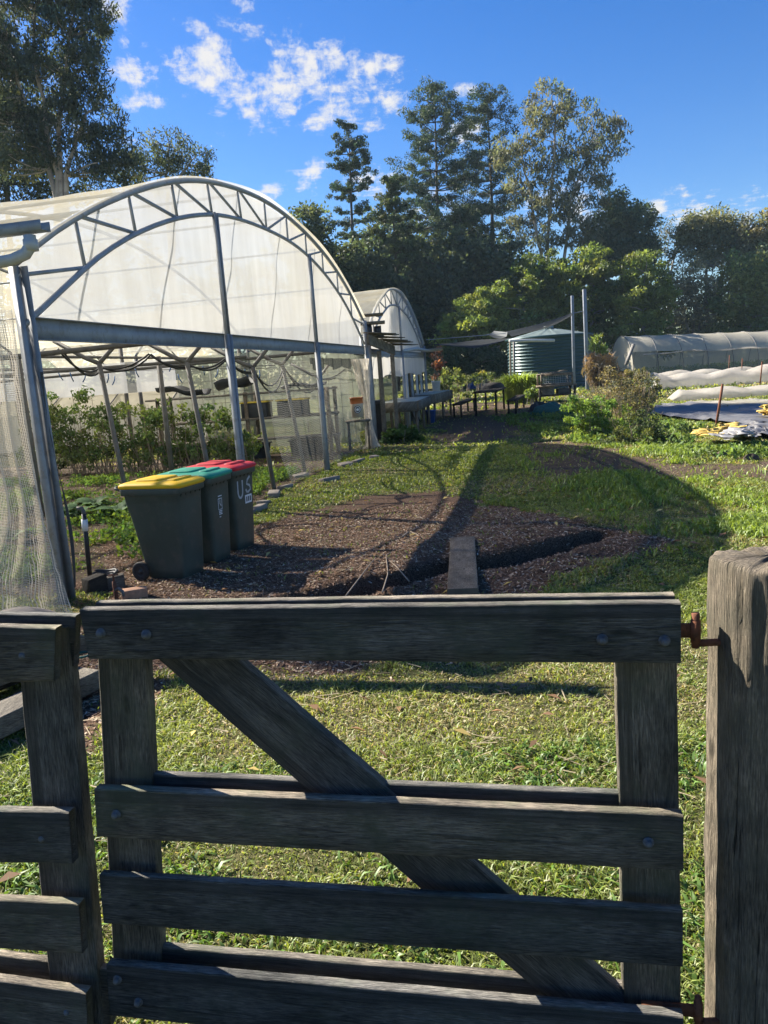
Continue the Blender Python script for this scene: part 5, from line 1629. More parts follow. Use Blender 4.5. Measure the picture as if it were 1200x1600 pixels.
def nb(pa, pb, Ya, Yb): 
    a, b = D(*pa, Ya), D(*pb, Yb); return a, b
M['bench_mesh'] = mat_plain('bench_mesh', (.34, .36, .31), .7, 0, .2, 8, bump=.5, bscale=60)
a, b = D(622, 630, 20.5), D(646, 619, 24)
nursery_bench(0, (a[0], a[1], 0), (b[0], b[1], 0), 1.05, .26, a[2] * .5 + b[2] * .5, 'nearer grey nursery bench with a pale mesh top, by the slatted frame')
a, b = D(653, 617, 24.6), D(683, 611, 28.2)
nursery_bench(1, (a[0], a[1], 0), (b[0], b[1], 0), 1.1, .30, a[2] * .5 + b[2] * .5, 'farther grey nursery bench carrying a white tub')
c_ = D(682, 610, 27.8); c_[2] = b[2] + .03
o = Geo().lathe([(0, 0), (.13, 0), (.15, .3), (.165, .3), (.165, .33), (.14, .33), (.12, .04)], c_, 18).build('white_tub', M['white_plastic'], None, smooth=True); tag(o, 'white tub standing on the end of the farther nursery bench', 'tub')
for k in range(3):
    a = gz(652 + 5 * k, 664 - 4 * k); 
    o = Geo().bar(a, a + np.array([-.28, .10, .75 - .05 * k]), .22, .025, (1, 0, 0)).build('leaning_board', M['dark_timber'] if k == 1 else M['old_board'], None)
    tag(o, ('palest loose board leaning on the nursery bench', 'dark board leaning on the nursery bench between two others', 'loose board leaning on the nursery bench by the blue pail')[k], 'board', 'boards leaning on the nursery bench')

# ------------------------------------------------------------------ crop tunnel, row covers and beds of the sunny side
def crop_tunnel():
    c0 = D(990, 583, 52); c0[2] = H(c0[0], c0[1]) + .10
    zt = D(992, 522, 52)[2] - c0[2]
    ax = np.array([.985, -.01, -.034]); ax /= np.linalg.norm(ax); sd = np.array([.01, 1.0, 0])
    Rw = 2.6; sp = 1.68; n = 13
    r = empty('crop_tunnel', c0, 'long cream hoop tunnel with net sides, standing across the sunny beds', 'tunnel')
    def pt(l, t, off=0):
        return c0 + ax * l + sd * (Rw * (1 - math.cos(t))) + UZ * ((zt + off) * math.sin(t) ** .75)
    Ls = np.linspace(0, sp * n, n * 8 + 1)
    ts = np.linspace(.55, math.pi - .1, 26)
    F = np.array([[pt(l, t, -.05 * math.sin(math.pi * ((l / sp) % 1)) ) for t in ts] for l in Ls])
    Geo().grid(F).build('cover', M['tunnel_film'], r, smooth=True)
    ts2 = np.linspace(.02, .58, 8)
    F = np.array([[pt(l, t, 0) + sd * .04 + UZ * (-.25 * abs(math.sin(l * .45)) * (t / .58)) for t in ts2] for l in Ls])
    Geo().grid(F).build('side_net', M['net_grey'], r, smooth=True)
    for k in range(n + 1):
        Geo().tube([pt(sp * k, t, .0) for t in np.linspace(0, math.pi, 21)], .024, 6).build('hoop', M['galv_pipe'], r, smooth=True)
    # loose flap at the end and roll of cloth along the bottom edge
    F = np.array([[pt(0.02, t) * (1 - k) + (c0 + sd * Rw * (1 - math.cos(t)) + UZ * .55) * k + ax * (.10 * math.sin(t * 7) * k) for k in np.linspace(0, 1, 6)] for t in np.linspace(.25, 2.9, 24)])
    Geo().grid(F).build('end_cover', M['tunnel_film'], r, smooth=True)
    Geo().tube([pt(l, .56) - sd * .05 + UZ * (-.12 * abs(math.sin(l * .8)) - .25 * math.exp(-l / 2)) for l in np.linspace(.8, 22, 60)], .06, 6).build('rolled_edge', M['row_cover'], r, smooth=True)
    Geo().bar(D(978, 570, 51), D(990, 538, 51.5), .20, .12).build('end_strut', M['galv_pipe'], r)
crop_tunnel()
def tunnel_crop():
    rng = np.random.default_rng(61); c0 = D(990, 583, 52); n = 900
    x = c0[0] + 1.5 + 19 * rng.random(n); y = c0[1] + 1.2 + 2.6 * rng.random(n) - .04 * (x - c0[0])
    g = Geo(); leafcloud(g, np.stack([x, y, height(x, y) + .25 + .35 * rng.random(n)], 1), .22, 14, .16, np.array([.14, .21, .06]), rng, .5, -.2)
    tag(g.build('leafy_crop', M['leaf_soft'], None, flat=True), 'green crop growing inside the net-sided tunnel', kind='stuff')
def row_cover(p0, p1, Y0, Y1, w, h, label, seed):
    a, b = D(*p0, Y0), D(*p1, Y1); a[2] = b[2] = 0
    d = b - a; L_ = np.linalg.norm(d); d /= L_; s = np.cross(UZ, d)
    rng = np.random.default_rng(seed); ph = rng.random(4) * 6
    F = []
    for l in np.linspace(0, L_, 90):
        hh = h * (.78 + .20 * abs(math.cos(math.pi * l / 1.7)) ** 1.5 + .04 * math.sin(l * .9 + ph[0])) * min(1, .15 + l / .35)
        row = []
        for t in np.linspace(0, math.pi, 17):
            row.append(a + d * l + s * (w / 2) * (-math.cos(t)) * (1 + .05 * math.sin(l * 3 + ph[1])) + UZ * (hh * math.sin(t) ** .45 + .03 * math.sin(l * 7 + 4 * t) * math.sin(t) + .035 * abs(math.sin(l * 2.9 + 2 * t + ph[2])) * math.sin(t) - .01))
        F.append(row)
    o = Geo().grid(np.array(F)).build('row_cover', M['row_cover'], None, smooth=True)
    tag(o, label, 'row cover', 'white fleece row covers over the beds')
row_cover((1018, 612), (1240, 606), 37.5, 36.0, 1.6, .72, 'tallest white fleece row cover, between the crop tunnel and the bare beds', 1)
row_cover((1046, 632), (1240, 626), 27.5, 26.5, 1.5, .34, 'low dusty white row cover with loose cloth at its edge', 2)
row_cover((1010, 590), (1240, 584), 45, 44, 1.5, .62, 'white row cover lying closest to the crop tunnel', 3)
def sheet(name, pts, mat, label, cat, amp=.05, seed=0, group=None):
    A, B, C_, D_ = [np.array(G(*p)) for p in pts]
    rng = np.random.default_rng(seed); n = 40; F = np.zeros((n, n, 3))
    U, V_ = np.meshgrid(np.linspace(0, 1, n), np.linspace(0, 1, n), indexing='ij')
    P = A * ((1 - U) * (1 - V_))[..., None] + B * (U * (1 - V_))[..., None] + C_ * (U * V_)[..., None] + D_ * ((1 - U) * V_)[..., None]
    j = (fbm(U * 5, V_ * 5, 1.0, seed + 200, 3) - .5)
    P[..., 0] += j * .5; P[..., 1] += (fbm(U * 5 + 9, V_ * 5, 1.0, seed + 210, 3) - .5) * .5
    P[..., 2] = height(P[..., 0], P[..., 1]) + (.15 if 'sack' in name else .05) + amp * np.clip(fbm(U * 8, V_ * 8, 1.0 if 'sack' not in name else 3.0, seed + 220, 4 if 'sack' not in name else 2) - .3, 0, 1) * 2
    o = Geo().grid(P).build(name, M[mat], None, smooth=True)
    return tag(o, label, cat, group)
M['weed_mat_grey'] = mat_plain('grey_sack', (.22, .22, .22), .6, 0, .3, 6, bump=.6, bscale=12, dirt=(.14, .11, .08))
sheet('weed_mat', [(1012, 652), (1260, 672), (1260, 640), (1030, 632)], 'black_sheet', 'wide black weed mat wrinkled over the bed in front of the row covers', 'weed mat', .10, 1)
sheet('weed_mat', [(1135, 690), (1260, 690), (1260, 668), (1150, 662)], 'black_sheet', 'second black weed mat lying nearer to the bush, by the white tub lid', 'weed mat', .10, 2)
sheet('fleece_cloth', [(1050, 640), (1240, 634), (1240, 626), (1075, 630)], 'row_cover', 'loose white fleece spread flat in front of the low row cover', 'fleece', .06, 3)
sheet('yellow_sack', [(1086, 703), (1120, 703), (1124, 692), (1096, 694)], 'yellow_bag', 'smaller torn yellow sack lying flat on the weedy bed', 'sack', .10, 4)
sheet('yellow_sack', [(1122, 692), (1160, 692), (1150, 681), (1128, 682)], 'yellow_bag', 'larger yellow sack lying beside the white board', 'sack', .12, 5)
sheet('yellow_sack', [(1188, 658), (1215, 658), (1215, 651), (1194, 652)], 'yellow_bag', 'yellow sack on the edge of the black weed mat', 'sack', .15, 6)
sheet('grey_sack', [(1112, 706), (1176, 708), (1172, 694), (1122, 692)], 'weed_mat_grey', 'grey plastic sack half buried among weeds and soil', 'sack', .12, 7)
sheet('white_board', [(1150, 682), (1178, 676), (1174, 668), (1142, 674)], 'white_plastic', 'bent white plastic board lying on the weedy bed', 'board', .05, 8)
first = None
for k, (px, tp, Y, lab) in enumerate((((1118, 664), (1129, 600), None, 'nearest rusty star picket, leaning beside the black weed mat'), ((1187, 612), (1191, 565), 34, 'rusty star picket by the tall row cover, the outermost'), ((1158, 595), (1160, 560), 44, 'rusty star picket close before the crop tunnel'), ((1138, 582), (1140, 555), 49, 'thin rusty picket against the crop tunnel netting'))):
    b = G(*px) if Y is None else D(px[0], px[1], Y); b[2] = -.1
    t = D(tp[0], tp[1], b[1] - .05)
    g = Geo(); d = t - b; L_ = np.linalg.norm(d); d /= L_
    for an in (0, 2.09, 4.19):
        n_ = np.array([math.cos(an), math.sin(an), 0]); g.bar(b + n_ * .014, t + n_ * .014, .006, .034, n_)
    tag(g.build('star_picket', M['rust'], None), lab.replace('nearest ', ''), 'stake', 'star pickets on the beds')
for k, (px, s, lab) in enumerate((((1128, 722), .08, 'grey soil lump beside the dried plant clump'), ((1172, 724), .07, 'dark lump of soil at the lawn edge by the grey sack'), ((985, 688), .06, 'small soil clod under the bush'))):
    c = gz(*px); g = Geo(); ph = k * 2.0
    P = np.array([[(c[0] + s * 1.6 * math.cos(e) * math.cos(t) * (1 + .25 * math.sin(3 * t + ph)), c[1] + s * math.cos(e) * math.sin(t), c[2] + s * math.sin(e) * (1 + .3 * math.sin(2 * t + ph))) for t in np.linspace(0, 6.283, 21)[:-1]] for e in np.linspace(-.1, 1.57, 8)])
    tag(g.grid(P, closed=True).build('soil_lump', M['soil_lump'], None, smooth=True), lab, 'soil lump')
def far_shed():
    c = D(965, 540, 78); zt = D(965, 532, 78)[2]
    r = empty('garden_shed', (c[0], c[1], 0), 'grey shed roof just showing between tank and crop tunnel under the trees', 'shed')
    z0 = H(c[0], c[1])
    Geo().box((c[0], c[1], (zt) / 2), (3.6, 3, zt)).build('wall', M['house_wall'], r)
    g = Geo(); g.add([(c[0] - 2, c[1] - 1.7, zt), (c[0] + 2, c[1] - 1.7, zt), (c[0] + 2, c[1] + 1.7, zt), (c[0] - 2, c[1] + 1.7, zt), (c[0] - 2, c[1], zt + .6), (c[0] + 2, c[1], zt + .6)], q=[(0, 1, 5, 4), (2, 3, 4, 5), (0, 3, 2, 1)], t=[(0, 4, 3), (1, 2, 5)])
    g.build('roof', M['house_roof'], r)
far_shed()

# ------------------------------------------------------------------ plants
def leafcloud(g, cen, rad, n, size, col, rng, aspect=.5, droop=0.0, var=.35, flat=1.0, clumpvar=.35):
    """n leaves in each clump (centre, radius); every leaf a small diamond"""
    cen = np.asarray(cen, float); m = len(cen)
    rad = np.broadcast_to(np.asarray(rad, float), (m,))
    N_ = m * n
    u = rng.normal(size=(N_, 3)); u /= np.linalg.norm(u, axis=1)[:, None]
    r = rng.random(N_) ** (1 / 2.2)
    off = u * r[:, None] * np.repeat(rad, n)[:, None]; off[:, 2] *= flat
    P = np.repeat(cen, n, 0) + off
    a = rng.normal(size=(N_, 3)); a[:, 2] = a[:, 2] * (1 - .5 * droop) - droop * 1.6
    a /= np.linalg.norm(a, axis=1)[:, None]
    b = np.cross(a, rng.normal(size=(N_, 3))); b /= np.linalg.norm(b, axis=1)[:, None] + 1e-9
    L_ = size * (.6 + .8 * rng.random(N_)); a = a * L_[:, None] * .5; b = b * (L_ * aspect)[:, None] * .5
    V = np.stack([P - a, P + b * .9 - a * .1, P + a, P - b * .9 - a * .1], 1).reshape(-1, 3)
    col = np.asarray(col, float)
    cc = np.repeat(1 + clumpvar * (rng.random(m) * 2 - 1), n) * (1 + var * (rng.random(N_) * 2 - 1))
    hue = np.repeat(rng.normal(0, .10, m), n)
    c = (col if col.ndim == 1 else np.repeat(col, n, 0)) * cc[:, None]
    c = c * np.stack([1 + hue, np.ones(N_), 1 - hue], 1)
    g.add(V, np.arange(N_ * 4).reshape(-1, 4), c=np.repeat(np.clip(c, .002, 1), 4, 0))

def limb(g, a, b, r0, r1, rng, bend=.12, n=8, k=6, sag=0.0):
    a, b = np.asarray(a, float), np.asarray(b, float)
    L_ = np.linalg.norm(b - a); t = np.linspace(0, 1, n)[:, None]
    off = rng.normal(0, 1, 3) * bend * L_ * .35
    P = a * (1 - t) + b * t + off * (np.sin(t * math.pi)) + np.array([0, 0, 1.0]) * (sag * L_ * (t * (1 - t)) * 2)
    P[1:-1] += rng.normal(0, .012 * L_, (n - 2, 3))
    g.tube(P, np.linspace(r0, r1, n), k, cap=False)
    return P

def ell_clumps(ells, Y, rng, dens, cr):
    """ellipsoids surveyed as (px,py,rx,ry) at distance Y -> clump centres and radii in the world"""
    C_, R_ = [], []
    for e in ells:
        px, py, rx, ry = e[:4]; dy = e[4] if len(e) > 4 else 0
        c = D(px, py, Y + dy); s = (Y + dy) / 1200.0
        ax, az = rx * s, ry * s; ay = (ax + az) / 2 * .9
        nn = max(3, int(dens * (ax * az + ay * az + ax * ay)))
        u = rng.normal(size=(nn, 3)); u /= np.linalg.norm(u, axis=1)[:, None]
        r = rng.random(nn) ** (1 / 3.6)
        C_.append(c + u * r[:, None] * np.array([ax, ay, az])); R_.append(np.full(nn, cr) * (.65 + .7 * rng.random(nn)))
    C_ = np.concatenate(C_); R_ = np.concatenate(R_)
    return C_, R_

def tree(name, label, ells, Y, trunks, col, leaf=.28, n=26, cr=.9, dens=.9, bark='bark_gum', seed=0, aspect=.45, droop=.3, group='trees beyond the yard', cat='tree', mat='leaf', tr=.22, branch=.28, flat=.8):
    rng = np.random.default_rng(seed + 100)
    cen, rad = ell_clumps(ells, Y, rng, dens * 2.6, cr)
    n = int(n * 1.8)
    base = D(trunks[0][0][0], trunks[0][0][1], Y); bz = H(base[0], base[1])
    r = empty(name, (base[0], base[1], bz), label, cat, group)
    g = Geo(); pts = []
    for tk in trunks:
        P = np.array([D(p[0], p[1], Y + (p[2] if len(p) > 2 else 0)) for p in tk])
        P[0, 2] = bz - .3
        t = np.linspace(0, len(P) - 1, 14); Q = np.stack([np.interp(t, np.arange(len(P)), P[:, i]) for i in range(3)], 1)
        Q[1:-1] += rng.normal(0, .06, (12, 3))
        g.tube(Q, np.linspace(tr, tr * .22, 14), 7, cap=False); pts.append(Q[3:])
    pts = np.concatenate(pts)
    pick = rng.random(len(cen)) < branch
    for c in cen[pick]:
        d = np.linalg.norm(pts - c, axis=1) + np.maximum(0, (pts[:, 2] - c[2])) * 1.5
        a = pts[np.argmin(d)]
        L_ = np.linalg.norm(c - a)
        if L_ < .3: continue
        limb(g, a, c, min(tr * .45, .02 + .012 * L_), .012, rng, .15, 6, 5)
    g.build('trunk', M[bark], r, smooth=True)
    g = Geo()
    leafcloud(g, cen, rad, n, leaf, col, rng, aspect, droop, flat=flat)
    g.build('crown', M[mat], r)
    return r

def hoop_pine(label, top, base, Y, prof, col, seed, nwh=20, z0=.22, tuft=.55, leaf=.2, n=46, gap=.0):
    """conifer with whorled branches ending in dense tufts; prof(t) = branch length in metres at height share t"""
    rng = np.random.default_rng(seed)
    t_, b_ = D(*top, Y), D(*base, Y); b_[2] = H(b_[0], b_[1]); b0_ = b_.copy()
    r = empty('hoop_pine', b0_, label, 'pine tree', 'hoop pines')
    g = Geo(); P = np.array([b_ * (1 - k) + t_ * k + np.array([.12 * math.sin(k * 5 + seed), 0, 0]) for k in np.linspace(-.01, 1, 24)])
    Ht = t_[2] - b_[2]
    g.tube(P, np.linspace(.0135 * Ht, .03, 24), 9, cap=False)
    cen, rad = [], []
    for i, k in enumerate(np.linspace(z0, .985, nwh)):
        k = k + rng.normal(0, .25 / nwh)
        c = b_ * (1 - k) + t_ * k
        L0 = prof(k)
        nb_ = rng.integers(4, 7)
        ph = rng.random() * 6
        for q in range(nb_):
            if rng.random() < gap: continue
            az = ph + q * 6.283 / nb_ + rng.normal(0, .2); L_ = L0 * (.65 + .55 * rng.random())
            d = np.array([math.cos(az), math.sin(az), .02 + .45 * k * k + rng.normal(0, .08)])
            e = c + d * L_
            pp = limb(g, c, e, .035 + .008 * L_, .015, rng, .05, 6, 5, sag=-.10)
            m = max(2, int(L_ / tuft / .62))
            for s in np.linspace(.42, 1.0, m):
                p = pp[0] * 0 + np.array([np.interp(s * 5, np.arange(6), pp[:, a]) for a in range(3)])
                side = rng.normal(0, tuft * .42, 3) * np.array([1, 1, .45]) * (.5 + s)
                cen.append(p + side + np.array([0, 0, tuft * .18])); rad.append(tuft * (.6 + .45 * rng.random()) * (1.0 if s > .6 else .75))
    for k in np.linspace(.94, 1.0, 4):
        cen.append(b_ * (1 - k) + t_ * k); rad.append(tuft * .9)
    g.build('trunk', M['bark_dark'], r, smooth=True)
    g = Geo(); leafcloud(g, cen, rad, int(n * 1.9), leaf * 1.15, col, rng, .42, -.35, flat=.62)
    g.build('crown', M['leaf_dark'], r)
    return r

PINE = np.array([.052, .082, .052])
lerp = lambda xs, ys: (lambda t: float(np.interp(t, xs, ys)))
hoop_pine('slim dark hoop pine with a bare stem, standing alone left of the others'.replace(' left of the others', ' beside the dark round tree'), (543, 198), (556, 470), 74, lerp([0, .35, .5, .7, .9, 1], [1.6, 1.9, 2.3, 2.2, 1.5, .5]), PINE, 21, 17, .30, .5, gap=.22)
hoop_pine('tallest broad hoop pine with layered tufted branches, left of the twin-topped pine'.replace(', left of the twin-topped pine', ' in the middle of the tree line'), (676, 136), (690, 520), 78, lerp([0, .2, .4, .6, .8, .93, 1], [5.2, 5.7, 5.4, 4.8, 3.5, 2.1, .6]), PINE, 22, 27, .14, .78, gap=.02)
hoop_pine('hoop pine with a dense rounded top and bare upper stem, next to the tall gum', (760, 150), (775, 520), 80, lerp([0, .25, .5, .68, .76, .84, .93, 1], [5.2, 5.4, 4.9, 3.7, 2.2, 2.7, 2.6, 1.2]), PINE, 23, 25, .14, .78, gap=.08)
hoop_pine('lighter feathery young pine in front of the tallest hoop pine', (612, 286), (618, 520), 66, lerp([0, .3, .6, .85, 1], [2.3, 2.6, 2.2, 1.3, .4]), np.array([.055, .08, .035]), 24, 20, .10, .55, leaf=.24, gap=.05)
hoop_pine('shorter dark pine filling the gap under the twin pines', (722, 330), (735, 520), 70, lerp([0, .3, .6, .85, 1], [4.2, 4.6, 3.6, 2.0, .6]), np.array([.035, .055, .025]), 25, 16, .08, .7, gap=.05)

GUM = np.array([.15, .165, .12]); DK = np.array([.075, .105, .068]); YG = np.array([.165, .22, .055]); OL = np.array([.21, .23, .14])
tree('gum_tree', 'tall gum with several pale stems and grey-green hanging leaves, tallest at the yard end', [(860, 165, 32, 36), (900, 205, 46, 42), (945, 225, 30, 30), (830, 205, 32, 40), (810, 270, 30, 46), (880, 290, 52, 50), (925, 290, 34, 36), (850, 350, 50, 40), (900, 355, 40, 34), (780, 250, 14, 24), (960, 205, 16, 20)],
     70, [[(858, 520), (856, 400), (862, 300), (868, 200), (862, 150)], [(868, 520), (880, 400), (895, 300), (925, 230)], [(850, 520), (842, 380), (825, 290), (815, 230)]], GUM, .40, 26, .70, .95, 'bark_gum', 31, .30, .8, tr=.20, branch=.22)
tree('gum_tree', 'huge dark multi-stemmed gum rising over the roof of the big greenhouse', [(60, -40, 90, 60), (110, 40, 55, 50), (30, 60, 70, 60), (130, 110, 42, 42), (60, 140, 70, 55), (150, 175, 45, 40), (95, 220, 60, 45), (180, 235, 42, 36), (20, 220, 60, 50), (-60, 100, 80, 110), (150, 20, 24, 30), (165, 270, 55, 26)],
     36, [[(98, 560), (92, 300), (70, 180), (50, 60), (60, -60)], [(100, 560), (96, 300), (90, 180), (110, 60), (120, -20)], [(104, 560), (104, 290), (125, 200), (150, 160)], [(90, 560), (82, 280), (40, 160), (10, 60)]], np.array([.075, .098, .074]), .21, 42, .50, 2.9, 'bark_gum', 32, .30, .7, 'gums beyond the big greenhouse', tr=.15, branch=.22)
tree('gum_tree', 'dark gum crown half hidden behind the huge gum at the picture edge'.replace(' at the picture edge', ''), [(-10, 160, 90, 90), (10, 270, 90, 50), (-90, 200, 90, 110), (90, 290, 60, 30)], 44, [[(20, 560), (10, 300), (0, 100)]], np.array([.06, .08, .058]), .26, 34, .7, 1.5, 'bark_dark', 33, .35, .6, 'gums beyond the big greenhouse')
tree('gum_tree', 'smaller loose-crowned gum at the ridge of the big greenhouse roof', [(262, 228, 34, 26), (295, 248, 34, 22), (240, 255, 36, 28), (322, 262, 16, 14), (275, 275, 55, 26), (200, 268, 40, 30)], 52, [[(265, 560), (262, 300), (265, 230)], [(262, 560), (270, 290), (300, 250)]], np.array([.085, .108, .07]), .26, 30, .65, 1.3, 'bark_gum', 34, .32, .6, 'gums beyond the big greenhouse', tr=.2)
tree('round_tree', 'dark round-crowned tree showing above the shoulder of the big greenhouse', [(482, 352, 28, 28), (470, 385, 36, 28), (505, 372, 12, 22), (485, 430, 34, 50)], 62, [[(485, 570), (483, 430), (482, 360)]], DK * 1.25, .30, 40, .8, 1.6, 'bark_dark', 35, .6, .1)
tree('fig_tree', 'broad near-black fig spreading under the slim hoop pine', [(545, 430, 50, 50), (520, 450, 34, 50), (580, 440, 44, 60), (560, 500, 70, 50), (600, 490, 44, 60)], 64, [[(560, 590), (558, 480), (550, 420)]], DK, .32, 40, .9, 1.3, 'bark_dark', 36, .6, .1)
tree('fig_tree', 'dark spreading tree mass at the foot of the tall hoop pines', [(650, 440, 50, 60), (690, 470, 56, 60), (640, 510, 50, 60), (700, 520, 60, 50), (740, 430, 60, 50), (700, 400, 40, 40), (790, 430, 50, 40)], 68, [[(680, 590), (680, 480), (690, 420)]], DK * 1.15, .34, 40, 1.0, 1.0, 'bark_dark', 37, .6, .1)
tree('round_tree', 'dense dark rounded tree against the sky beside the tall gum', [(968, 332, 32, 30), (950, 362, 40, 32), (990, 360, 36, 36), (1005, 392, 26, 26), (940, 390, 40, 30), (975, 395, 46, 30)], 74, [[(975, 560), (972, 430), (970, 350)]], DK * 1.3, .30, 44, .85, 1.6, 'bark_dark', 38, .55, .2)
tree('gum_tree', 'thin pale gum with a see-through crown between two dense trees', [(1042, 358, 18, 16), (1058, 372, 14, 16), (1036, 385, 14, 20)], 80, [[(1045, 560), (1044, 430), (1046, 365)], [(1046, 560), (1050, 420), (1058, 372)]], np.array([.13, .125, .075]), .30, 16, .7, 1.0, 'bark_gum', 39, .3, .6, tr=.14)
tree('round_tree', 'olive green wind-shaped tree with a flat dark shoulder behind the crop tunnel', [(1105, 355, 38, 28), (1130, 352, 20, 22), (1085, 385, 40, 34), (1125, 390, 36, 36), (1140, 365, 12, 16)], 72, [[(1105, 560), (1104, 440), (1106, 370)]], OL * .85, .30, 42, .85, 1.5, 'bark_grey', 40, .5, .2)
tree('round_tree', 'brownish olive tree at the far end of the crop tunnel', [(1185, 360, 34, 28), (1200, 400, 50, 40), (1230, 370, 40, 40), (1165, 400, 24, 34)], 70, [[(1195, 560), (1194, 440), (1190, 370)]], np.array([.17, .165, .10]), .30, 40, .85, 1.4, 'bark_grey', 41, .5, .2)
yg = [('lush yellow-green tree with domed leafy tiers behind the tank', [(850, 425, 44, 30), (825, 455, 44, 34), (870, 465, 50, 36), (840, 500, 60, 40)], 60, (850, 590), 51),
      ('yellow-green tree rising behind the tall steel poles', [(925, 415, 40, 30), (905, 450, 40, 34), (950, 450, 44, 36), (925, 495, 60, 44)], 62, (925, 590), 52),
      ('bright yellow-green tree beside the end of the crop tunnel', [(1005, 425, 36, 30), (995, 462, 42, 34), (1022, 470, 34, 36), (1005, 510, 46, 36)], 60, (1005, 590), 53),
      ('low yellow-green tree nearest the smaller greenhouse, over the shade sail', [(745, 480, 40, 26), (775, 472, 40, 28), (730, 510, 40, 28), (790, 510, 50, 34), (705, 520, 24, 24)], 58, (760, 590), 54)]
for lab, el, Y, b, sd in yg:
    rng = np.random.default_rng(sd)
    el2 = []
    for e in el:
        for _ in range(4):
            el2.append((e[0] + rng.normal(0, e[2] * .5), e[1] + rng.normal(0, e[3] * .45), e[2] * .42, e[3] * .36, rng.normal(0, 2)))
    tree('leafy_tree', lab, el + el2, Y, [[b, (b[0], 480), (b[0] + 3, el[0][1])]], YG * (.75 + .25 * rng.random()), .26, 44, .6, 1.55, 'bark_grey', sd, .55, .35, group='yellow-green trees behind the tank', flat=.55)
tree('wattle_tree', 'greyish half-bare tree with pale twigs behind the crop tunnel', [(1085, 435, 44, 40), (1060, 470, 40, 40), (1110, 470, 44, 40), (1085, 505, 56, 30)], 64, [[(1085, 590), (1086, 500), (1070, 410)], [(1088, 590), (1095, 490), (1115, 415)], [(1083, 590), (1072, 500), (1050, 430)]], np.array([.23, .225, .16]), .26, 26, .8, 1.6, 'bark_grey', 55, .4, .2, branch=.95, tr=.12)
tree('wattle_tree', 'fresh green bushy tree overhanging the far part of the crop tunnel', [(1165, 425, 40, 34), (1150, 460, 40, 40), (1190, 460, 40, 44), (1170, 505, 60, 34)], 62, [[(1170, 590), (1168, 490), (1165, 430)]], np.array([.17, .21, .08]), .28, 40, .8, 1.3, 'bark_grey', 56, .5, .2)
tree('wattle_tree', 'dark green tree closing the row beyond the crop tunnel', [(1215, 440, 50, 60), (1240, 500, 60, 50), (1130, 525, 60, 26), (1200, 520, 50, 26)], 66, [[(1220, 590), (1218, 480), (1215, 430)]], np.array([.13, .165, .085]), .3, 40, .9, 1.2, 'bark_dark', 57, .5, .2)
def far_wood():
    rng = np.random.default_rng(77); g = Geo()
    x = np.linspace(-95, 110, 420); cen = []
    for xi in x:
        h = 10 + 3 * math.sin(xi * .13) + 2 * math.sin(xi * .41 + 1) + (6 if xi < 12 else 0)
        for z in np.arange(.4, h, 1.5):
            cen.append((xi + rng.normal(0, .6), 96 + rng.normal(0, 2.5) + .02 * abs(xi), 1 + z + rng.normal(0, .5)))
    leafcloud(g, np.array(cen), 1.4, 26, .6, DK * 1.2, rng, .6, .1)
    tag(g.build('far_wood', M['leaf'], None, flat=True), 'dark far-off wood closing the view under the trees', kind='stuff')
far_wood()

def shrub(name, label, cat, base, Y, ells, col, leaf, n, cr, dens, stems=12, seed=0, group=None, bark='bark_grey', aspect=.6, droop=.1, mat='leaf_soft', stemcol=None, sr=.012, flat=.8):
    rng = np.random.default_rng(seed + 500)
    b = np.array(D(base[0], base[1], Y)); b[2] = H(b[0], b[1])
    r = empty(name, b, label, cat, group)
    cen, rad = ell_clumps(ells, Y, rng, dens * 2.0, cr)
    n = int(n * 2.2)
    cen[:, 2] = np.maximum(cen[:, 2], height(cen[:, 0], cen[:, 1]) + cr * .3)
    g = Geo()
    idx = rng.choice(len(cen), min(stems, len(cen)), replace=False)
    for c in cen[idx]:
        a = b + np.array([rng.normal(0, .15), rng.normal(0, .1), -.03])
        a[:2] = a[:2] * .5 + c[:2] * .5; a[2] = H(a[0], a[1]) - .02
        limb(g, a, c + rng.normal(0, cr * .6, 3) * np.array([1, 1, .3]) + [0, 0, cr * .8], sr, sr * .4, rng, .12, 6, 4)
    g.build('stem', M[bark], r, smooth=True)
    g = Geo(); leafcloud(g, cen, rad, n, leaf, col, rng, aspect, droop, flat=flat)
    g.build('foliage', M[mat], r)
    return r
# bushes on the bank
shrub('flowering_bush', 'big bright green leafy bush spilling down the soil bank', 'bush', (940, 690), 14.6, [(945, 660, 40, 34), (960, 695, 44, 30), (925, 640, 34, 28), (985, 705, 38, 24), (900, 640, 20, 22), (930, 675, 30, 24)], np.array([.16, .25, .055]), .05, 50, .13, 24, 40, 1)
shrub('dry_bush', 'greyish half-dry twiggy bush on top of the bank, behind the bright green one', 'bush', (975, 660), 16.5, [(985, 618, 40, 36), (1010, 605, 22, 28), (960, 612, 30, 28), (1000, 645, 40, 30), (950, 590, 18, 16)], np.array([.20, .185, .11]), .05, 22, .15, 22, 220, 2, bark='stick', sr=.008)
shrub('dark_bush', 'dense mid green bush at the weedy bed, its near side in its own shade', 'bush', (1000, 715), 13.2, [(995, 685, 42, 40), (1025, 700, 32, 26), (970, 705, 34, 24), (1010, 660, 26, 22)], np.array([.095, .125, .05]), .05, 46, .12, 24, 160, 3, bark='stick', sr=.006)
shrub('lavender_bush', 'bluish grey seedy bush crest above the green netting', 'bush', (925, 640), 19, [(925, 622, 30, 14), (905, 632, 16, 12), (950, 615, 24, 18)], np.array([.16, .16, .13]), .05, 26, .15, 20, 90, 4, bark='stick', sr=.008)
shrub('dead_reed_clump', 'brown dead reed clump beside the taller steel pole', 'reeds', (940, 600), 36, [(938, 575, 20, 24), (955, 592, 24, 18), (930, 595, 12, 14)], np.array([.22, .16, .10]), .32, 34, .28, 7, 60, 5, aspect=.12, droop=.6, bark='stick', sr=.02)
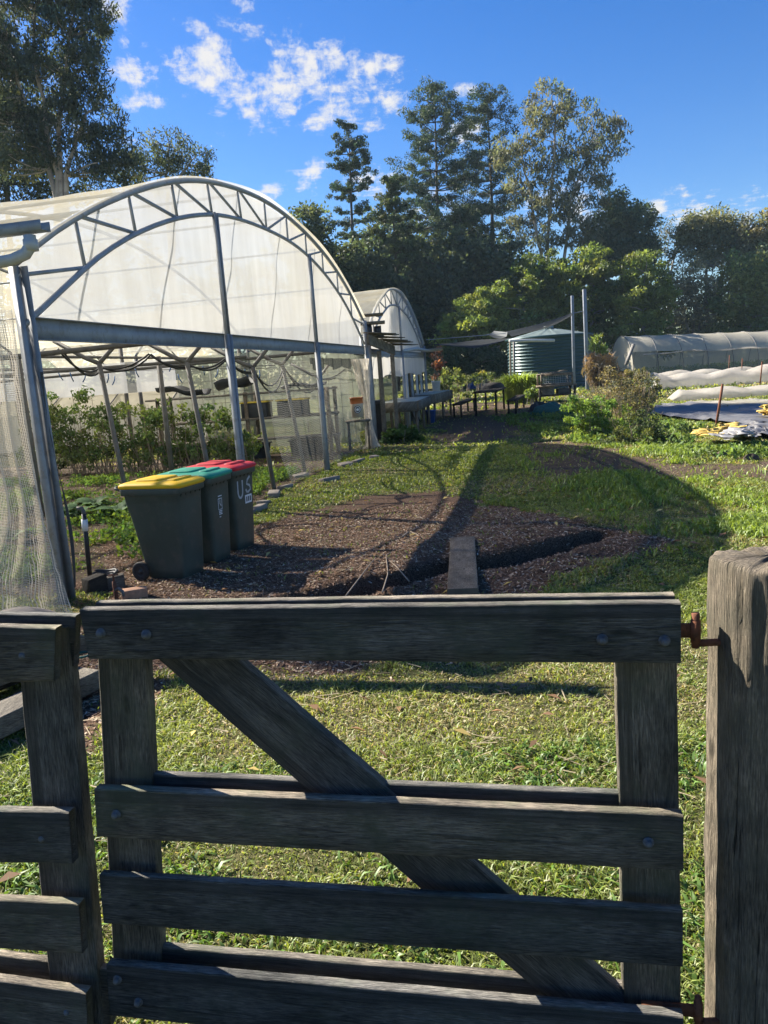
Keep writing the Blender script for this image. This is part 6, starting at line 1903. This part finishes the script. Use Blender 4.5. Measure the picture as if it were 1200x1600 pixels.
shrub('cane_plant', 'fresh green cane tuft sticking out above the dead reeds', 'plant', (932, 560), 37, [(932, 542, 9, 14), (940, 540, 5, 12)], np.array([.16, .22, .06]), .45, 12, .22, 9, 10, 6, aspect=.12, droop=-.6)
shrub('leafy_shrub', 'low leafy shrub at the foot of the bushes toward the crop tunnel', 'shrub', (1020, 615), 30, [(1010, 602, 20, 12), (1025, 612, 14, 10), (995, 590, 18, 14)], np.array([.17, .17, .06]), .10, 30, .18, 10, 20, 7)
# lemongrass by the tank
def grass_clump():
    rng = np.random.default_rng(6); c = D(812, 622, 33); c[2] = 0
    r = empty('lemongrass_clump', c, 'bright arching lemongrass clump at the foot of the tank', 'grass clump')
    n = 1500; az = rng.random(n) * 6.283; L_ = .8 + .8 * rng.random(n)
    g = Geo(); b = c + np.stack([np.cos(az), np.sin(az), 0 * az], 1) * (rng.random(n) * .4)[:, None] * np.array([1.6, 1, 1]); d = np.stack([np.cos(az), np.sin(az), 0 * az], 1); s = np.stack([-np.sin(az), np.cos(az), 0 * az], 1) * .018
    lean = .15 + .6 * rng.random(n)
    m = b + d * (L_ * lean * .35)[:, None] + UZ * (L_ * .75)[:, None]; e = b + d * (L_ * lean * .95)[:, None] + UZ * (L_ * (.95 - .45 * lean))[:, None]
    V = np.stack([b - s, b + s, m + s, m - s, e], 1).reshape(-1, 3); i = np.arange(n)[:, None] * 5
    cc = np.array([.23, .32, .06]) * (.6 + .8 * rng.random(n))[:, None]
    g.add(V, i + np.array([[0, 1, 2, 3]]), i + np.array([[3, 2, 4]]), c=np.repeat(cc, 5, 0)); g.build('foliage', M['grass'], r)
grass_clump()
tunnel_crop()
shrub('leafy_plant', 'pale green leafy plant low between lemongrass and work table', 'plant', (830, 622), 31.5, [(830, 616, 14, 9)], np.array([.16, .23, .06]), .14, 24, .16, 20, 8, 8)
shrub('squash_plant', 'low glossy broad-leaved plant at the foot of the slatted frame', 'plant', (625, 690), 18.2, [(610, 684, 14, 9), (630, 680, 18, 11), (648, 688, 10, 6)], np.array([.07, .13, .035]), .14, 22, .12, 60, 14, 9, aspect=.8)
for k, (px, py, rx, ry, Y, lab) in enumerate(((693, 600, 12, 26, 34, 'tall seedy garden plant next to the barred door'), (712, 598, 13, 20, 36, 'pale leafy stalks in the garden bed along the lit path, third from the table'), (728, 600, 12, 18, 38, 'bushy pale garden plants just behind the bench end'), (745, 592, 12, 11, 44, 'low flowering plants further up the lit path'), (762, 588, 12, 7, 50, 'low row of garden greens close to the blue drums'), (686, 625, 10, 18, 30, 'darker leafy plant at the corner of the farther nursery bench'))):
    shrub('garden_plant', lab, 'plant', (px, py + ry), Y, [(px, py, rx, ry), (px + 4, py - ry * .4, rx * .6, ry * .6)], (np.array([.13, .17, .06]) if k != 5 else np.array([.05, .08, .03])), .16, 16, .24, 5.5, 30, 20 + k, 'plants of the garden bed', bark='stick', sr=.014, aspect=.5)
shrub('red_shrub', 'reddish leaved shrub beside the corner of the smaller greenhouse', 'shrub', (684, 590), 40, [(682, 565, 8, 20), (686, 578, 10, 14)], np.array([.22, .10, .07]), .2, 14, .3, 5, 14, 31)
tree('vine_trellis', 'dark green vine-covered trellis wall behind the garden bed', [(720, 560, 40, 24), (760, 565, 36, 20), (700, 568, 30, 20), (780, 570, 20, 14)], 56, [[(720, 590), (722, 570), (724, 545)]], np.array([.055, .095, .05]), .22, 50, .5, 2.6, 'bark_grey', 60, .6, .2, group=None, cat='hedge', tr=.08)
for k, el in enumerate(([(640, 545, 60, 40)], [(840, 560, 50, 26)], [(960, 556, 34, 24)])):
    pass
# vegetables inside the big greenhouse
def row_plants():
    labs = ['bushy tomato plant at the near end of the greenhouse row, behind the corner post', 'tall tomato plant with thin reaching shoots, second in the greenhouse row', 'tomato plant behind the first leaning prop', 'dense tomato plant over the yellow bin lid', 'tomato plant over the green bin lid', 'tomato plant behind the second leaning prop', 'tomato plant between the steel post and the leaning prop', 'last low tomato plant at the open end of the row']
    spec = [(70, 668, 40, 60), (122, 660, 34, 58), (165, 668, 36, 52), (215, 665, 38, 56), (262, 668, 36, 54), (308, 672, 34, 50), (350, 676, 30, 46), (384, 690, 22, 34)]
    for k, (px, py, rx, ry) in enumerate(spec):
        Y = 16.6 - k * .22
        r = shrub('tomato_plant', labs[k], 'tomato plant', (px, py + ry), Y, [(px, py + 10, rx, ry * .8), (px - 3, py + ry * .75, rx * 1.1, ry * .4), (px + 6, py - ry * .35, rx * .7, ry * .5)], np.array([.11, .165, .055]), .085, 20, .17, 12, 44, 40 + k, 'tomato plants in the greenhouse row', bark='stick', sr=.009, aspect=.55, droop=.4)
    rng = np.random.default_rng(3)
row_plants()
def kale():
    rng = np.random.default_rng(15)
    for k, (px, py, lab) in enumerate(((118, 812, 'bluish kale plant just behind the corner post'), (150, 800, 'broad-leaved kale plant in the middle of the patch'), (185, 808, 'kale plant closest to the yellow-lidded bin'), (60, 800, 'leafy plant seen through the white side net'), (20, 850, 'weedy green plant low behind the side net'))):
        c = G(px, py); r = empty('kale_plant', c, lab, 'kale', 'kale plants in the greenhouse bed')
        g = Geo(); n = 26
        for q in range(n):
            az = rng.random() * 6.283; L_ = .22 + .2 * rng.random(); w = .05 + .04 * rng.random(); el = .5 + .8 * rng.random()
            d = np.array([math.cos(az), math.sin(az), 0]); s = np.array([-math.sin(az), math.cos(az), 0])
            F = np.array([[c + d * (L_ * u * math.cos(el * (1 - .5 * u))) + UZ * (L_ * u * math.sin(el * (1 - .7 * u)) + .03 + .015 * math.sin(v * 5 + u * 9)) + s * v * w * math.sin(math.pi * min(1, u * .92 + .06)) for v in (-1, -.5, 0, .5, 1)] for u in np.linspace(0, 1, 6)])
            col = np.array([.10, .17, .08]) * (.6 + .8 * rng.random())
            g.grid(F, np.tile(col, (30, 1)).reshape(6, 5, 3))
        g.build('foliage', M['leaf_soft'], r, smooth=True)
kale()
def weeds():
    rng = np.random.default_rng(16); g = Geo()
    p = scatter(2600, (-8, -1.4), (6.4, 16), rng, lambda x, y: inpoly(x, y, [tuple(W(s, d, 0)[:2]) for s, d in ((0.5, 0), (8.2, .5), (8.4, 9), (0.5, 9))]) * np.clip((fbm(x, y, .9, 301, 3) - .45) * 6, 0, 1))
    z = height(p[:, 0], p[:, 1])
    leafcloud(g, np.stack([p[:, 0], p[:, 1], z + .06], 1), .10, 12, .06, np.array([.12, .20, .045]), rng, .6, -.2, flat=.7)
    p = scatter(900, (3, 12), (11, 24), rng, lambda x, y: (np.abs(x) < .6 * y) * np.clip((fbm(x, y, 1.3, 305, 3) - .45) * 6, 0, 1) * (x > 3.6) * (~inpoly(x, y, gpoly([(1070, 712), (1230, 712), (1230, 628), (1000, 628), (1000, 655), (1110, 670)]))))
    z = height(p[:, 0], p[:, 1])
    leafcloud(g, np.stack([p[:, 0], p[:, 1], z + .08], 1), .14, 14, .08, np.array([.13, .20, .05]), rng, .5, -.2, flat=.7)
    tag(g.build('weeds', M['leaf_soft'], None, flat=True), 'low bright weeds and seedlings on the soil beds', kind='stuff')
weeds()

# ------------------------------------------------------------------ thin morning haze
def haze():
    g = Geo().box((0, 55, 18.5), (250, 160, 41))
    m, nt, N, L = new_mat('haze_air')
    out = N.new('ShaderNodeOutputMaterial'); v = N.new('ShaderNodeVolumePrincipled')
    v.inputs['Color'].default_value = (.62, .84, 1.0, 1); v.inputs['Density'].default_value = .00030; v.inputs['Anisotropy'].default_value = 0.0
    L.new(v.outputs[0], out.inputs['Volume'])
    tag(g.build('haze', m, None, flat=True), 'thin pale haze in the air', kind='stuff')
haze()
